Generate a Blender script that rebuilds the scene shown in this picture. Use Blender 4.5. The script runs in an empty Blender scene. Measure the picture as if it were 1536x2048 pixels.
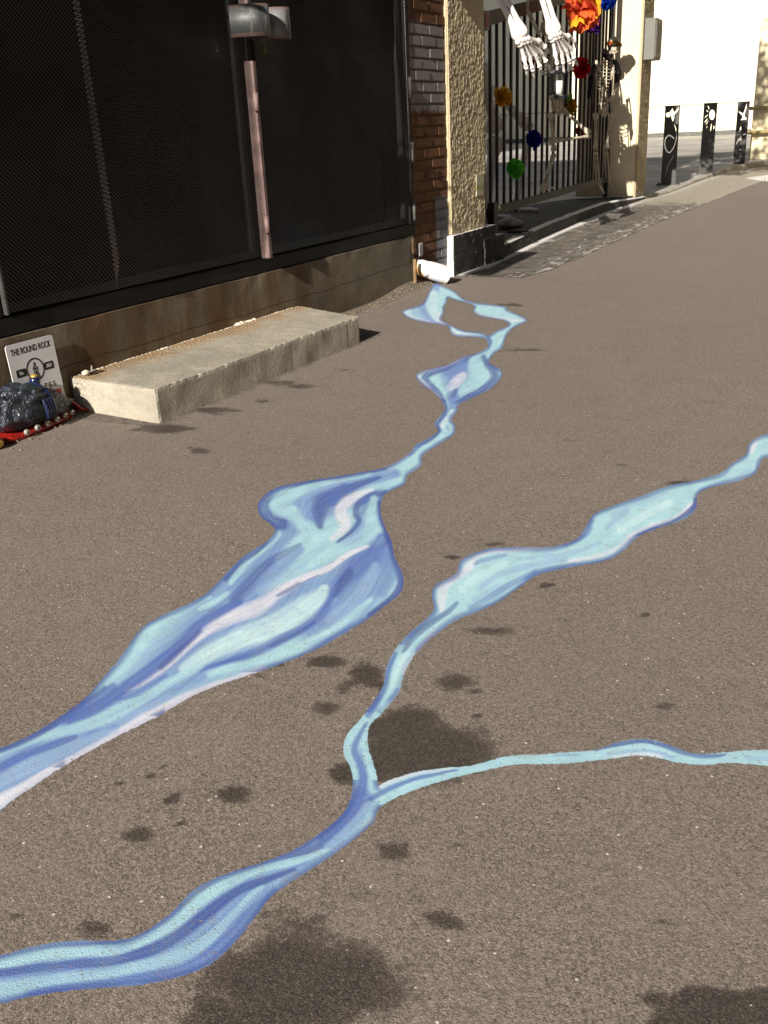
import bpy, bmesh, math, random
import numpy as np
from mathutils import Vector, Matrix, noise

scene = bpy.context.scene
col = scene.collection
rng = random.Random(7)
R = math.radians

# ------------------------------------------------------------------ camera
FPX = 1910.0                      # focal length in pixels of the 1536 x 2048 photograph
PITCH, ROLL, YAW = math.atan(763 / 1910.0), R(-2.87), R(29.5)
CAM = np.array([2.958, 0.0, 1.0])
_h = np.array([-math.sin(YAW), math.cos(YAW), 0.0]); _r = np.array([_h[1], -_h[0], 0.0]); _u = np.array([0, 0, 1.0])
CF = _h * math.cos(PITCH) - _u * math.sin(PITCH)
_U = _u * math.cos(PITCH) + _h * math.sin(PITCH)
CR = _r * math.cos(ROLL) + _U * math.sin(ROLL)
CU = _U * math.cos(ROLL) - _r * math.sin(ROLL)
cam_data = bpy.data.cameras.new('camera'); cam = bpy.data.objects.new('camera', cam_data); col.objects.link(cam)
m = Matrix.Identity(4)
for i in range(3):
    m[i][0], m[i][1], m[i][2], m[i][3] = CR[i], CU[i], -CF[i], CAM[i]
cam.matrix_world = m
cam_data.sensor_fit = 'VERTICAL'; cam_data.sensor_height = 24.0; cam_data.lens = FPX / 2048 * 24.0
cam_data.clip_start = 0.05; cam_data.clip_end = 600
scene.camera = cam

# ------------------------------------------------------------------ light
SUN_EL, SUN_AZ = R(26.5), R(4.5)      # low sun behind the camera, running almost along the left wall
SUN_D = Vector((-math.sin(SUN_AZ) * math.cos(SUN_EL), math.cos(SUN_AZ) * math.cos(SUN_EL), -math.sin(SUN_EL)))
world = bpy.data.worlds.new('World'); scene.world = world; world.use_nodes = True
wn = world.node_tree; wn.nodes.clear()
sky = wn.nodes.new('ShaderNodeTexSky'); sky.sky_type = 'NISHITA'; sky.sun_disc = False
sky.sun_elevation = SUN_EL; sky.sun_rotation = math.pi - SUN_AZ
bg = wn.nodes.new('ShaderNodeBackground'); bg.inputs['Strength'].default_value = 0.05
wo = wn.nodes.new('ShaderNodeOutputWorld')
wn.links.new(sky.outputs[0], bg.inputs[0]); wn.links.new(bg.outputs[0], wo.inputs[0])
sd = bpy.data.lights.new('sun', 'SUN'); sd.energy = 5.0; sd.angle = R(0.53); sd.color = (1.0, 0.93, 0.82)
sun = bpy.data.objects.new('sun', sd); col.objects.link(sun)
sun.rotation_euler = SUN_D.to_track_quat('-Z', 'Y').to_euler(); sun.location = (4, -8, 9)
scene.view_settings.view_transform = 'Standard'; scene.view_settings.look = 'None'
scene.view_settings.exposure = 0.75; scene.view_settings.gamma = 1.0

# ------------------------------------------------------------------ survey helpers (photo pixel -> point on a real surface)
def ray(x, y): return CF + CR * ((x - 768) / FPX) + CU * ((1024 - y) / FPX)
def on_z(x, y, z=0.0):
    d = ray(x, y); return CAM + d * ((z - CAM[2]) / d[2])
def on_x(x, y, X):
    d = ray(x, y); return CAM + d * ((X - CAM[0]) / d[0])
def on_y(x, y, Y):
    d = ray(x, y); return CAM + d * ((Y - CAM[1]) / d[1])
GQ, GN = np.array([-0.3, 7.8, 0]), np.array([1, 0.065, 0]) / math.hypot(1, .065)
def on_gate(x, y, off=0.0):
    d = ray(x, y); return CAM + d * ((((GQ - CAM) @ GN) + off) / (d @ GN))
def proj(P):
    d = np.asarray(P, float) - CAM; k = d @ CF
    return 768 + FPX * (d @ CR) / k, 1024 - FPX * (d @ CU) / k
def V(p): return Vector((float(p[0]), float(p[1]), float(p[2])))

# ------------------------------------------------------------------ object helpers
def tag(o, label=None, cat=None, group=None, kind=None):
    if label: o['label'] = label
    if cat: o['category'] = cat
    if group: o['group'] = group
    if kind: o['kind'] = kind
    return o
def thing(name, label, cat, loc=(0, 0, 0), group=None):
    o = bpy.data.objects.new(name, None); o.empty_display_size = .05; col.objects.link(o)
    o.location = loc
    return tag(o, label, cat, group)
def finish(name, me, material, parent=None, smooth=False):
    o = bpy.data.objects.new(name, me); col.objects.link(o)
    if material: me.materials.append(material)
    if smooth: me.shade_smooth()
    if parent:
        o.parent = parent
        # parts are modelled in world coordinates; only the thing's empty carries a location
        if parent.type == 'EMPTY': o.matrix_parent_inverse = Matrix.Translation(-Vector(parent.location))
    return o
def obj(name, bm, material, parent=None, smooth=False):
    me = bpy.data.meshes.new(name); bm.to_mesh(me); bm.free()
    return finish(name, me, material, parent, smooth)
def box(bm, x0, x1, y0, y1, z0, z1, bevel=0.0):
    r = bmesh.ops.create_cube(bm, size=1.0)
    for v in r['verts']:
        v.co = Vector((x0 + (v.co.x + .5) * (x1 - x0), y0 + (v.co.y + .5) * (y1 - y0), z0 + (v.co.z + .5) * (z1 - z0)))
    if bevel:
        es = list({e for v in r['verts'] for e in v.link_edges})
        bmesh.ops.bevel(bm, geom=es, offset=bevel, segments=2, affect='EDGES', clamp_overlap=True)
    return bm
def prism(bm, pts, z0, z1):
    """vertical prism over a plan polygon; z1 may be a list of heights"""
    n = len(pts); zt = z1 if isinstance(z1, (list, tuple)) else [z1] * n
    a = [bm.verts.new((p[0], p[1], z0)) for p in pts]; b = [bm.verts.new((p[0], p[1], z)) for p, z in zip(pts, zt)]
    bm.faces.new(b); bm.faces.new(a[::-1])
    for i in range(n): j = (i + 1) % n; bm.faces.new((a[i], a[j], b[j], b[i]))
    bmesh.ops.recalc_face_normals(bm, faces=bm.faces[:])
    return bm
def frame_of(d):
    d = d.normalized(); t = Vector((0, 0, 1)) if abs(d.z) < .9 else Vector((1, 0, 0))
    a = d.cross(t).normalized(); return a, d.cross(a).normalized()
def tube(bm, pts, radii, n=8, cap=True, flat=1.0):
    """swept tube through pts, one radius for each"""
    pts = [Vector(p) for p in pts]
    if not isinstance(radii, (list, tuple)): radii = [radii] * len(pts)
    rings = []; a = None
    for i, p in enumerate(pts):
        d = (pts[min(i + 1, len(pts) - 1)] - pts[max(i - 1, 0)])
        if d.length < 1e-9: d = Vector((0, 0, 1))
        d.normalize()
        if a is None: a, b = frame_of(d)
        else:
            a = (a - d * a.dot(d))
            a = a.normalized() if a.length > 1e-6 else frame_of(d)[0]
            b = d.cross(a)
        rings.append([bm.verts.new(p + (a * math.cos(2 * math.pi * k / n) + b * math.sin(2 * math.pi * k / n) * flat) * radii[i]) for k in range(n)])
    for i in range(len(rings) - 1):
        for k in range(n):
            j = (k + 1) % n; bm.faces.new((rings[i][k], rings[i][j], rings[i + 1][j], rings[i + 1][k]))
    if cap:
        bm.faces.new(rings[0][::-1]); bm.faces.new(rings[-1])
    return bm
def bone(bm, p0, p1, r, k0=1.9, k1=1.9, n=10, bow=0.0, thin=1.0, flat=1.0):
    """long bone: slim shaft, knobbly ends"""
    p0, p1 = Vector(p0), Vector(p1); d = p1 - p0; a, b = frame_of(d)
    T = [0, .02, .06, .12, .22, .4, .6, .78, .88, .94, .98, 1]
    K = [.45 * k0, .85 * k0, k0, .75 * k0 + .2, thin * 1.1, thin, thin, thin * 1.1, .75 * k1 + .2, k1, .85 * k1, .45 * k1]
    tube(bm, [p0 + d * t + a * (bow * math.sin(math.pi * t)) for t in T], [r * k for k in K], n, flat=flat)
    return bm
def blob(bm, c, rad, sub=2, seed=0, amp=0.0, freq=6.0):
    r = bmesh.ops.create_icosphere(bm, subdivisions=sub, radius=1.0)
    for v in r['verts']:
        s = 1 + amp * noise.noise(v.co * freq * .3 + Vector((seed * 7.1, seed * 3.3, seed)))
        v.co = Vector((c[0] + v.co.x * rad[0] * s, c[1] + v.co.y * rad[1] * s, c[2] + v.co.z * rad[2] * s))
    return r['verts']
def grid_mesh(name, xs, ys, zf):
    X, Y = np.meshgrid(xs, ys, indexing='ij'); Z = zf(X, Y)
    n, mm = X.shape
    verts = np.stack([X, Y, Z], -1).reshape(-1, 3)
    idx = np.arange(n * mm).reshape(n, mm)
    f = np.stack([idx[:-1, :-1], idx[1:, :-1], idx[1:, 1:], idx[:-1, 1:]], -1).reshape(-1, 4)
    return verts, f
def np_mesh(name, verts, faces):
    me = bpy.data.meshes.new(name)
    me.vertices.add(len(verts)); me.vertices.foreach_set('co', np.asarray(verts, np.float32).ravel())
    k = faces.shape[1]
    me.loops.add(faces.size); me.loops.foreach_set('vertex_index', faces.astype(np.int32).ravel())
    me.polygons.add(len(faces)); me.polygons.foreach_set('loop_start', np.arange(0, faces.size, k, dtype=np.int32))
    me.polygons.foreach_set('loop_total', np.full(len(faces), k, np.int32))
    me.update(); me.validate()
    return me

# ------------------------------------------------------------------ materials
class NT:
    def __init__(s, name):
        s.m = bpy.data.materials.new(name); s.m.use_nodes = True; s.t = s.m.node_tree; s.t.nodes.clear()
        s.out = s.n('ShaderNodeOutputMaterial'); s.b = s.n('ShaderNodeBsdfPrincipled'); s.l(s.b.outputs[0], s.out.inputs[0])
        s.pos = s.n('ShaderNodeNewGeometry').outputs['Position']
    def n(s, t, **kw):
        x = s.t.nodes.new(t)
        for k, v in kw.items(): setattr(x, k, v)
        return x
    def l(s, a, b): s.t.links.new(a, b)
    def put(s, sock, v):
        if hasattr(v, 'is_linked') or isinstance(v, bpy.types.NodeSocket): s.l(v, sock)
        else: sock.default_value = v
    def noise(s, scale, detail=3, rough=.55, vec=None, dist=0.0):
        x = s.n('ShaderNodeTexNoise'); s.l(vec or s.pos, x.inputs['Vector'])
        x.inputs['Scale'].default_value = scale; x.inputs['Detail'].default_value = detail; x.inputs['Roughness'].default_value = rough; x.inputs['Distortion'].default_value = dist
        return x.outputs['Fac']
    def voro(s, scale, feature='F1', out='Distance', vec=None, rnd=1.0):
        x = s.n('ShaderNodeTexVoronoi'); x.feature = feature; s.l(vec or s.pos, x.inputs['Vector']); x.inputs['Scale'].default_value = scale
        x.inputs['Randomness'].default_value = rnd
        return x.outputs[out]
    def math(s, op, a, b=0.0, clamp=False):
        x = s.n('ShaderNodeMath', operation=op); x.use_clamp = clamp; s.put(x.inputs[0], a); s.put(x.inputs[1], b); return x.outputs[0]
    def ramp(s, v, lo, hi, a=0.0, b=1.0):
        x = s.n('ShaderNodeMapRange'); x.interpolation_type = 'SMOOTHSTEP'
        s.l(v, x.inputs['Value'])
        for k, q in (('From Min', lo), ('From Max', hi), ('To Min', a), ('To Max', b)): x.inputs[k].default_value = q
        return x.outputs[0]
    def mix(s, f, a, b, kind='MIX'):
        x = s.n('ShaderNodeMix', data_type='RGBA', blend_type=kind); s.put(x.inputs[0], f)
        for sock, v in ((x.inputs[6], a), (x.inputs[7], b)):
            if isinstance(v, (tuple, list)): sock.default_value = (*v, 1) if len(v) == 3 else v
            else: s.l(v, sock)
        return x.outputs[2]
    def attr(s, name, out='Fac'):
        x = s.n('ShaderNodeAttribute'); x.attribute_name = name; return x.outputs[out]
    def sep(s, vec=None):
        x = s.n('ShaderNodeSeparateXYZ'); s.l(vec or s.pos, x.inputs[0]); return x.outputs
    def vmul(s, v, vec=None):
        x = s.n('ShaderNodeVectorMath', operation='MULTIPLY'); s.l(vec or s.pos, x.inputs[0]); x.inputs[1].default_value = v; return x.outputs[0]
    def bump(s, h, dist, strength=1.0, prev=None):
        x = s.n('ShaderNodeBump'); x.inputs['Strength'].default_value = strength; x.inputs['Distance'].default_value = dist
        s.l(h, x.inputs['Height'])
        if prev: s.l(prev, x.inputs['Normal'])
        return x.outputs[0]
    def rnd(s): return s.n('ShaderNodeObjectInfo').outputs['Random']
    def done(s, colour=None, rough=.8, normal=None, metal=0.0, spec=.3, **kw):
        if colour is not None:
            if isinstance(colour, (tuple, list)): s.b.inputs['Base Color'].default_value = (*colour[:3], 1)
            else: s.l(colour, s.b.inputs['Base Color'])
        s.put(s.b.inputs['Roughness'], rough); s.b.inputs['Metallic'].default_value = metal; s.b.inputs['Specular IOR Level'].default_value = spec
        if normal: s.l(normal, s.b.inputs['Normal'])
        for k, v in kw.items(): s.put(s.b.inputs[k], v)
        return s.m

def simple(name, c, rough=.6, var=.25, scale=20, bump=0.0, bscale=120, metal=0.0, spec=.3):
    t = NT(name); f = t.noise(scale, 4)
    d = tuple(max(0, x * (1 - var)) for x in c); u = tuple(min(1, x * (1 + var)) for x in c)
    cc = t.mix(t.ramp(f, .3, .7), d, u)
    nm = t.bump(t.noise(bscale, 3), bump) if bump else None
    return t.done(cc, rough, nm, metal, spec)

def asphalt_colour(t):
    """aggregate colour and bump shared by the road and by the worn paint on it"""
    big = t.noise(.9, 4); mid = t.noise(6, 5, .65); fine = t.noise(120, 3, .75)
    cellc = t.voro(430, out='Color'); cs = t.n('ShaderNodeSeparateColor'); t.l(cellc, cs.inputs[0])
    cw = t.voro(230, out='Color'); cq = t.n('ShaderNodeSeparateColor'); t.l(cw, cq.inputs[0])
    cell2 = t.voro(150, out='Color'); c2 = t.n('ShaderNodeSeparateColor'); t.l(cell2, c2.inputs[0]); d2 = t.voro(150)
    base = t.mix(t.ramp(t.math('ADD', t.math('MULTIPLY', cs.outputs[0], .6), t.math('MULTIPLY', cq.outputs[0], .4)), 0.0, 1.0), (.082, .067, .057), (.312, .262, .226))
    base = t.mix(t.ramp(fine, .40, .70, 0, .60), base, (.121, .100, .086))
    base = t.mix(t.ramp(mid, .35, .75, 0, .32), base, (.226, .190, .164))
    base = t.mix(t.ramp(big, .35, .7, 0, .25), base, (.146, .122, .106))
    core = t.math('LESS_THAN', d2, .34)
    fl = t.math('GREATER_THAN', cs.outputs[1], .975); base = t.mix(t.math('MULTIPLY', fl, .32), base, (.52, .46, .38))
    fl2 = t.math('GREATER_THAN', c2.outputs[1], .992); base = t.mix(t.math('MULTIPLY', t.math('MULTIPLY', fl2, core), .85), base, (.66, .60, .52))
    pit = t.math('GREATER_THAN', c2.outputs[2], .965); base = t.mix(t.math('MULTIPLY', t.math('MULTIPLY', pit, core), .5), base, (.040, .033, .028))
    h = t.math('ADD', t.math('MULTIPLY', t.voro(430), -.9), t.math('MULTIPLY', fine, .9))
    st = t.attr('stain'); n9 = t.noise(22, 6, .8)
    s = t.ramp(t.math('ADD', st, t.math('MULTIPLY', t.math('SUBTRACT', n9, .5), 1.15)), .27, .50)
    base = t.mix(t.math('MULTIPLY', s, t.ramp(st, .25, .75, .54, .82)), base, t.mix(t.ramp(cs.outputs[0], .6, 1), (.026, .021, .018), (.075, .062, .053)))
    t.stain = s
    return base, h, cs.outputs[0], fine

def mat_asphalt():
    t = NT('asphalt'); base, h, cell, fine = asphalt_colour(t)
    s = t.stain
    dirt = t.attr('dirt'); d = t.ramp(t.math('ADD', dirt, t.math('MULTIPLY', t.math('SUBTRACT', t.noise(40, 4), .5), .8)), .35, .75)
    dc = t.mix(t.ramp(t.voro(70, out='Distance'), .1, .6), (.26, .22, .16), (.11, .09, .065))
    base = t.mix(t.math('MULTIPLY', d, .85), base, dc)
    # hair-line scuffs
    sc = t.ramp(t.noise(5, 4, .7, t.vmul((1, .35, 1))), .66, .74, 0, .35)
    base = t.mix(sc, base, (.075, .062, .05))
    nm = t.bump(h, .0008, .85)
    rgh = t.math('SUBTRACT', .9, t.math('MULTIPLY', s, .18))
    return t.done(base, rgh, nm, spec=.28)

def mat_paint():
    t = NT('street_paint'); base, h, cell, fine = asphalt_colour(t)
    pc = t.attr('paint', 'Color'); cov = t.attr('cover')
    n1 = t.noise(90, 4, .75)
    pc = t.mix(t.ramp(t.noise(38, 4, .7), .35, .75, 0, .16), pc, (.10, .17, .48))
    pc = t.mix(t.ramp(n1, .55, .8, 0, .11), pc, (.62, .76, .86))
    c = t.ramp(t.math('ADD', cov, t.math('MULTIPLY', t.math('SUBTRACT', n1, .5), .9)), .38, .62)
    pits = t.ramp(t.math('ADD', t.math('MULTIPLY', fine, .6), t.math('MULTIPLY', t.noise(170, 2), .5)), .345, .40)
    c = t.math('MULTIPLY', c, t.math('MAXIMUM', pits, .12))
    pk = t.math('MULTIPLY', t.math('GREATER_THAN', t.noise(9, 4), .5), t.math('GREATER_THAN', cell, .965)); c = t.math('MULTIPLY', c, t.math('SUBTRACT', 1.0, t.math('MULTIPLY', pk, .85)))
    wear = t.ramp(t.noise(19, 6, .8), .30, .46, .62, 1.0); c = t.math('MULTIPLY', c, wear)
    colour = t.mix(c, base, pc)
    nm = t.bump(h, .0007, .7)
    return t.done(colour, .78, nm, spec=.3)

def mat_concrete(name, c, stain=None, speck=.25, bump=.004, smooth=False, stainscale=3.0):
    t = NT(name); a = t.noise(2.2, 5, .6); b = t.noise(28, 5, .65); v = t.voro(130, out='Color'); q = t.n('ShaderNodeSeparateColor'); t.l(v, q.inputs[0])
    cc = t.mix(t.ramp(a, .3, .7), tuple(x * .78 for x in c), tuple(min(1, x * 1.15) for x in c))
    cc = t.mix(t.ramp(b, .35, .75, 0, .45), cc, tuple(x * .62 for x in c))
    cc = t.mix(t.math('MULTIPLY', t.math('GREATER_THAN', q.outputs[0], .93), speck), cc, tuple(min(1, x * 1.8) for x in c))
    if stain:
        s = t.ramp(t.noise(stainscale, 5, .65, t.vmul((1, 1, .45))), .45, .68); cc = t.mix(t.math('MULTIPLY', s, .75), cc, stain)
    nm = t.bump(t.math('ADD', t.noise(70, 5, .7), t.math('MULTIPLY', t.noise(9, 3), .8)), bump)
    return t.done(cc, .88, nm, spec=.25)

M = {}
M['asphalt'] = mat_asphalt(); M['paint'] = mat_paint()
M['step'] = mat_concrete('step_concrete', (.46, .42, .34), None, .3, .005)
def mat_step():
    t = NT('old_concrete_step'); P = t.sep(); a = t.noise(3, 5, .6); b = t.noise(34, 5, .7)
    cc = t.mix(t.ramp(a, .3, .7), (.34, .31, .255), (.47, .43, .35))
    cc = t.mix(t.ramp(b, .38, .75, 0, .5), cc, (.25, .225, .18))
    nz0 = t.sep(t.n('ShaderNodeNewGeometry').outputs['Normal']); rust = t.ramp(t.math('ADD', t.math('MULTIPLY', P[0], -2.6), t.math('MULTIPLY', t.noise(4.5, 5, .65), 1.1)), .0, .42)
    cc = t.mix(t.math('MULTIPLY', t.math('MULTIPLY', rust, t.ramp(nz0[2], .5, .9)), .62), cc, (.36, .20, .075))
    # form-board streaks running down the sides
    g = t.ramp(t.noise(9, 4, .6, t.vmul((2.2, 2.2, .25))), .52, .72); nrm = t.n('ShaderNodeNewGeometry'); nz = t.sep(nrm.outputs['Normal'])
    side = t.ramp(nz[2], .75, .3); far = t.ramp(P[1], 3.2, 4.1)
    cc = t.mix(t.math('MULTIPLY', t.math('MULTIPLY', g, side), t.math('MULTIPLY', far, .8)), cc, (.055, .045, .032))
    ag = t.voro(85); pebble = t.ramp(P[1], 2.86, 2.72)
    nm = t.bump(t.math('ADD', t.noise(75, 5, .75), t.math('MULTIPLY', t.noise(16, 3), .9)), .006)
    nm = t.bump(t.math('MULTIPLY', ag, t.ramp(P[0], .16, .05)), .010, .8, nm)
    return t.done(cc, .9, nm, spec=.2)
M['step'] = mat_step()
def mat_plinth():
    t = NT('stained_plinth_concrete'); P = t.sep(); a = t.noise(2.4, 5, .6); b = t.noise(30, 5, .65)
    cc = t.mix(t.ramp(a, .3, .7), (.13, .108, .076), (.215, .182, .135))
    cc = t.mix(t.ramp(b, .4, .75, 0, .4), cc, (.09, .073, .052))
    run = t.noise(5.5, 5, .6, t.vmul((1, 1, .22)))
    leftish = t.ramp(P[1], 5.4, 4.0)
    cc = t.mix(t.math('MULTIPLY', t.ramp(run, .36, .62), t.math('MULTIPLY', leftish, .8)), cc, (.115, .062, .028))
    cc = t.mix(t.ramp(t.noise(3.1, 4, .6, t.vmul((1, 1, .5))), .6, .78, 0, .6), cc, (.055, .045, .035))
    crack = t.ramp(t.math('ABSOLUTE', t.math('SUBTRACT', t.math('ADD', P[2], t.math('MULTIPLY', t.noise(2.5, 4), .06)), .205)), .0035, .0005)
    cc = t.mix(t.math('MULTIPLY', crack, .6), cc, (.05, .04, .03))
    nm = t.bump(t.math('ADD', t.noise(80, 5, .7), t.math('MULTIPLY', t.noise(7, 3), .5)), .0016)
    nm = t.bump(crack, -.004, 1.0, nm)
    return t.done(cc, .88, nm, spec=.2)
M['plinth'] = mat_plinth()
def mat_stucco(name, c, rough_amp=.004):
    t = NT(name); a = t.noise(1.6, 5, .6); g = t.noise(58, 4, .62); s = t.noise(24, 3, .5)
    cc = t.mix(t.ramp(a, .3, .7), tuple(x * .9 for x in c), tuple(min(1, x * 1.06) for x in c))
    cc = t.mix(t.ramp(t.noise(3.5, 5, .65, t.vmul((1, 1, .35))), .56, .8, 0, .35), cc, tuple(x * .62 for x in c))
    foot = t.ramp(t.math('ADD', t.sep()[2], t.math('MULTIPLY', t.noise(14, 4), .22)), .5, .28, 0, .5); cc = t.mix(foot, cc, tuple(x * .45 for x in c))
    h = t.math('ADD', t.ramp(g, .35, .68), t.math('MULTIPLY', s, .8))
    nm = t.bump(h, rough_amp)
    return t.done(cc, .9, nm, spec=.15)
M['stucco'] = mat_stucco('tan_stucco', (.56, .47, .315))
M['render_wall'] = mat_stucco('smooth_cream_render', (.72, .63, .46), .0012)
M['cream'] = simple('cream_building_paint', (.80, .735, .575), .85, .05, .7, .002, 40)
M['cream_dim'] = simple('weathered_cream_paint', (.78, .68, .45), .85, .07, 1.1, .002, 40)
M['dark_base'] = simple('dark_wall_base_paint', (.13, .13, .12), .8)
M['lot'] = mat_concrete('lot_concrete', (.40, .38, .35), (.20, .19, .18), .1, .002, stainscale=.5)
M['apron'] = mat_concrete('dark_apron_asphalt', (.045, .045, .049), (.026, .026, .030), .1, .003, stainscale=1.5)
M['gutter_plain'] = mat_concrete('gutter_concrete', (.38, .345, .29), (.22, .20, .17), .1, .003)
def mat_gutter():
    t = NT('gutter_with_scraped_paint'); P = t.sep(); a = t.noise(5, 5, .7)
    cc = t.mix(t.ramp(a, .3, .7), (.075, .068, .060), (.17, .150, .128)); dist = t.attr('edge')
    plain = t.ramp(t.math('ADD', P[1], t.math('MULTIPLY', t.noise(4, 4), 1.6)), 12.6, 13.6)
    cc = t.mix(plain, cc, t.mix(t.ramp(t.noise(18, 5, .7), .35, .7), (.27, .245, .20), (.38, .345, .285)))
    st = t.noise(15, 5, .8, t.vmul((1.0, .33, 1)), .6)
    scr = t.ramp(t.math('ADD', st, t.math('MULTIPLY', t.math('ABSOLUTE', t.math('SUBTRACT', dist, .5)), .22)), .60, .68)
    kerb = t.ramp(t.math('ADD', dist, t.math('MULTIPLY', t.math('SUBTRACT', t.noise(30, 4), .5), .12)), .17, .12)
    w = t.math('MAXIMUM', t.math('MULTIPLY', scr, .62), t.math('MULTIPLY', kerb, .95))
    w = t.math('MULTIPLY', w, t.math('SUBTRACT', 1.0, t.math('MULTIPLY', plain, .75)))
    cc = t.mix(w, cc, (.70, .68, .65))
    return t.done(cc, .85, t.bump(t.noise(60, 5, .7), .004), spec=.2)
M['gutter'] = mat_gutter()
def mat_kerb():
    t = NT('flaking_black_and_white_kerb_paint'); a = t.noise(12, 4, .6)
    cc = t.mix(t.ramp(a, .3, .7), (.018, .018, .020), (.055, .053, .055))
    fl = t.math('MULTIPLY', t.ramp(t.noise(27, 5, .75), .60, .64), t.ramp(t.noise(4.2, 3), .46, .6))
    nz = t.sep(t.n('ShaderNodeNewGeometry').outputs['Normal'])
    top = t.ramp(t.math('ADD', nz[2], t.math('MULTIPLY', t.math('SUBTRACT', t.noise(35, 4), .5), .5)), .45, .6)
    front = t.ramp(t.math('ADD', t.math('MULTIPLY', nz[1], -1.0), t.math('MULTIPLY', t.math('SUBTRACT', t.noise(40, 4), .5), .6)), .4, .6)
    w = t.math('MAXIMUM', t.math('MAXIMUM', fl, top), front)
    cc = t.mix(w, cc, (.74, .73, .72))
    return t.done(cc, .75, t.bump(t.math('ADD', t.noise(60, 5, .7), t.math('MULTIPLY', w, .3)), .006), spec=.25)
M['kerb'] = mat_kerb()
def mat_brick():
    t = NT('brick'); P = t.sep(); r = t.rnd(); a = t.noise(45, 4, .65)
    cc = t.mix(r, (.135, .066, .036), (.20, .100, .054)); cc = t.mix(t.ramp(a, .4, .75, 0, .5), cc, (.09, .048, .030))
    zz = t.math('ADD', P[2], t.math('MULTIPLY', t.math('SUBTRACT', t.noise(9, 4, .7), .5), .10))
    band = t.math('MULTIPLY', t.ramp(zz, 1.085, 1.12), t.ramp(zz, 1.63, 1.60))
    band = t.math('MULTIPLY', band, t.ramp(t.noise(38, 4, .7), .24, .36, .55, 1.0))
    cc = t.mix(t.math('MULTIPLY', band, .86), cc, (.33, .31, .31))
    pz = t.math('ADD', P[2], t.math('MULTIPLY', t.math('SUBTRACT', t.noise(14, 4), .5), .05)); py = t.math('ADD', P[1], t.math('MULTIPLY', t.math('SUBTRACT', t.noise(17, 4), .5), .04))
    patch = t.math('MULTIPLY', t.ramp(pz, .565, .55), t.ramp(py, 6.195, 6.205))
    cc = t.mix(t.math('MULTIPLY', patch, .93), cc, (.25, .26, .30))
    return t.done(cc, .88, t.bump(t.noise(95, 4, .7), .003), spec=.2)
M['brick'] = mat_brick()
def mat_mortar():
    t = NT('mortar'); P = t.sep()
    zz = t.math('ADD', P[2], t.math('MULTIPLY', t.math('SUBTRACT', t.noise(9, 4, .7), .5), .10))
    band = t.math('MULTIPLY', t.ramp(zz, 1.085, 1.12), t.ramp(zz, 1.63, 1.60))
    cc = t.mix(t.ramp(t.noise(30, 4), .3, .7), (.17, .115, .075), (.25, .18, .125)); cc = t.mix(t.math('MULTIPLY', band, .6), cc, (.24, .22, .21))
    patch = t.math('MULTIPLY', t.ramp(P[2], .56, .545), t.ramp(P[1], 6.195, 6.205)); cc = t.mix(t.math('MULTIPLY', patch, .95), cc, (.24, .25, .29))
    return t.done(cc, .92, t.bump(t.noise(90, 4, .7), .004), spec=.15)
M['mortar'] = mat_mortar()
M['mesh_metal'] = simple('black_painted_expanded_metal', (.048, .037, .035), .40, .4, 3, 0, metal=0.0, spec=.5)
M['black_frame'] = simple('black_painted_frame', (.012, .011, .011), .6, .3, 9, .001, 60)
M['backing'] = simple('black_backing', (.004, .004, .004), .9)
M['primer'] = simple('worn_red_primer_steel', (.19, .130, .124), .55, .28, 14, .001, 90)
def mat_lock():
    t = NT('worn_grey_lock_cover'); a = t.noise(9, 5, .65, t.vmul((1, 1, .4))); cc = t.mix(t.ramp(a, .42, .62), (.055, .058, .058), (.20, .20, .20))
    P = t.sep(); e = t.math('MAXIMUM', t.ramp(P[2], 1.452, 1.436), t.ramp(P[2], 1.545, 1.558))
    e = t.ramp(t.math('ADD', e, t.math('MULTIPLY', t.math('SUBTRACT', t.noise(40, 4), .5), .9)), .4, .7)
    cc = t.mix(t.math('MULTIPLY', e, .6), cc, (.20, .115, .10))
    return t.done(cc, .5, t.bump(t.noise(60, 4), .0015), metal=.35, spec=.5)
M['lock'] = mat_lock()
M['brass'] = simple('tarnished_brass', (.16, .13, .07), .4, .3, 40, metal=.7)
M['steel'] = simple('grey_hinge_steel', (.30, .28, .27), .5, .3, 20, metal=.3)
M['gate'] = simple('dark_bronze_gate_paint', (.016, .012, .010), .5, .3, 8, spec=.45)
M['gate_rail'] = simple('faded_gate_rail_paint', (.034, .027, .024), .6, .3, 8, spec=.4)
M['bone'] = simple('beige_plastic_bone', (.50, .44, .34), .55, .28, 18, .002, 90)
M['giant_bone'] = simple('white_plastic_bone', (.74, .70, .67), .5, .12, 14, .002, 70)
M['giant_groove'] = simple('grey_palm_web', (.42, .40, .38), .6, .15, 30)  # darker grey for the web between the giant's palm bones
M['socket'] = simple('black_hollow', (.010, .009, .010), .9)
M['vest'] = None
def mat_floral(name, base, spots, scale, th=.3):
    t = NT(name); v = t.voro(scale); f = t.math('LESS_THAN', v, th)
    cx = t.n('ShaderNodeSeparateColor'); t.l(t.voro(scale, out='Color'), cx.inputs[0])
    pick = t.math('GREATER_THAN', cx.outputs[0], .45); cc = t.mix(pick, spots[0], spots[1]); k = t.math('GREATER_THAN', cx.outputs[1], .45)
    return t.done(t.mix(t.math('MULTIPLY', f, k), base, cc), .8, t.bump(t.noise(30, 3), .01), spec=.2)
M['vest'] = mat_floral('black_floral_cloth', (.012, .010, .012), ((.45, .42, .40), (.28, .04, .05)), 26, .22)
M['dress'] = mat_floral('dark_floral_dress_cloth', (.030, .024, .026), ((.32, .05, .06), (.34, .27, .18)), 15, .40)
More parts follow.
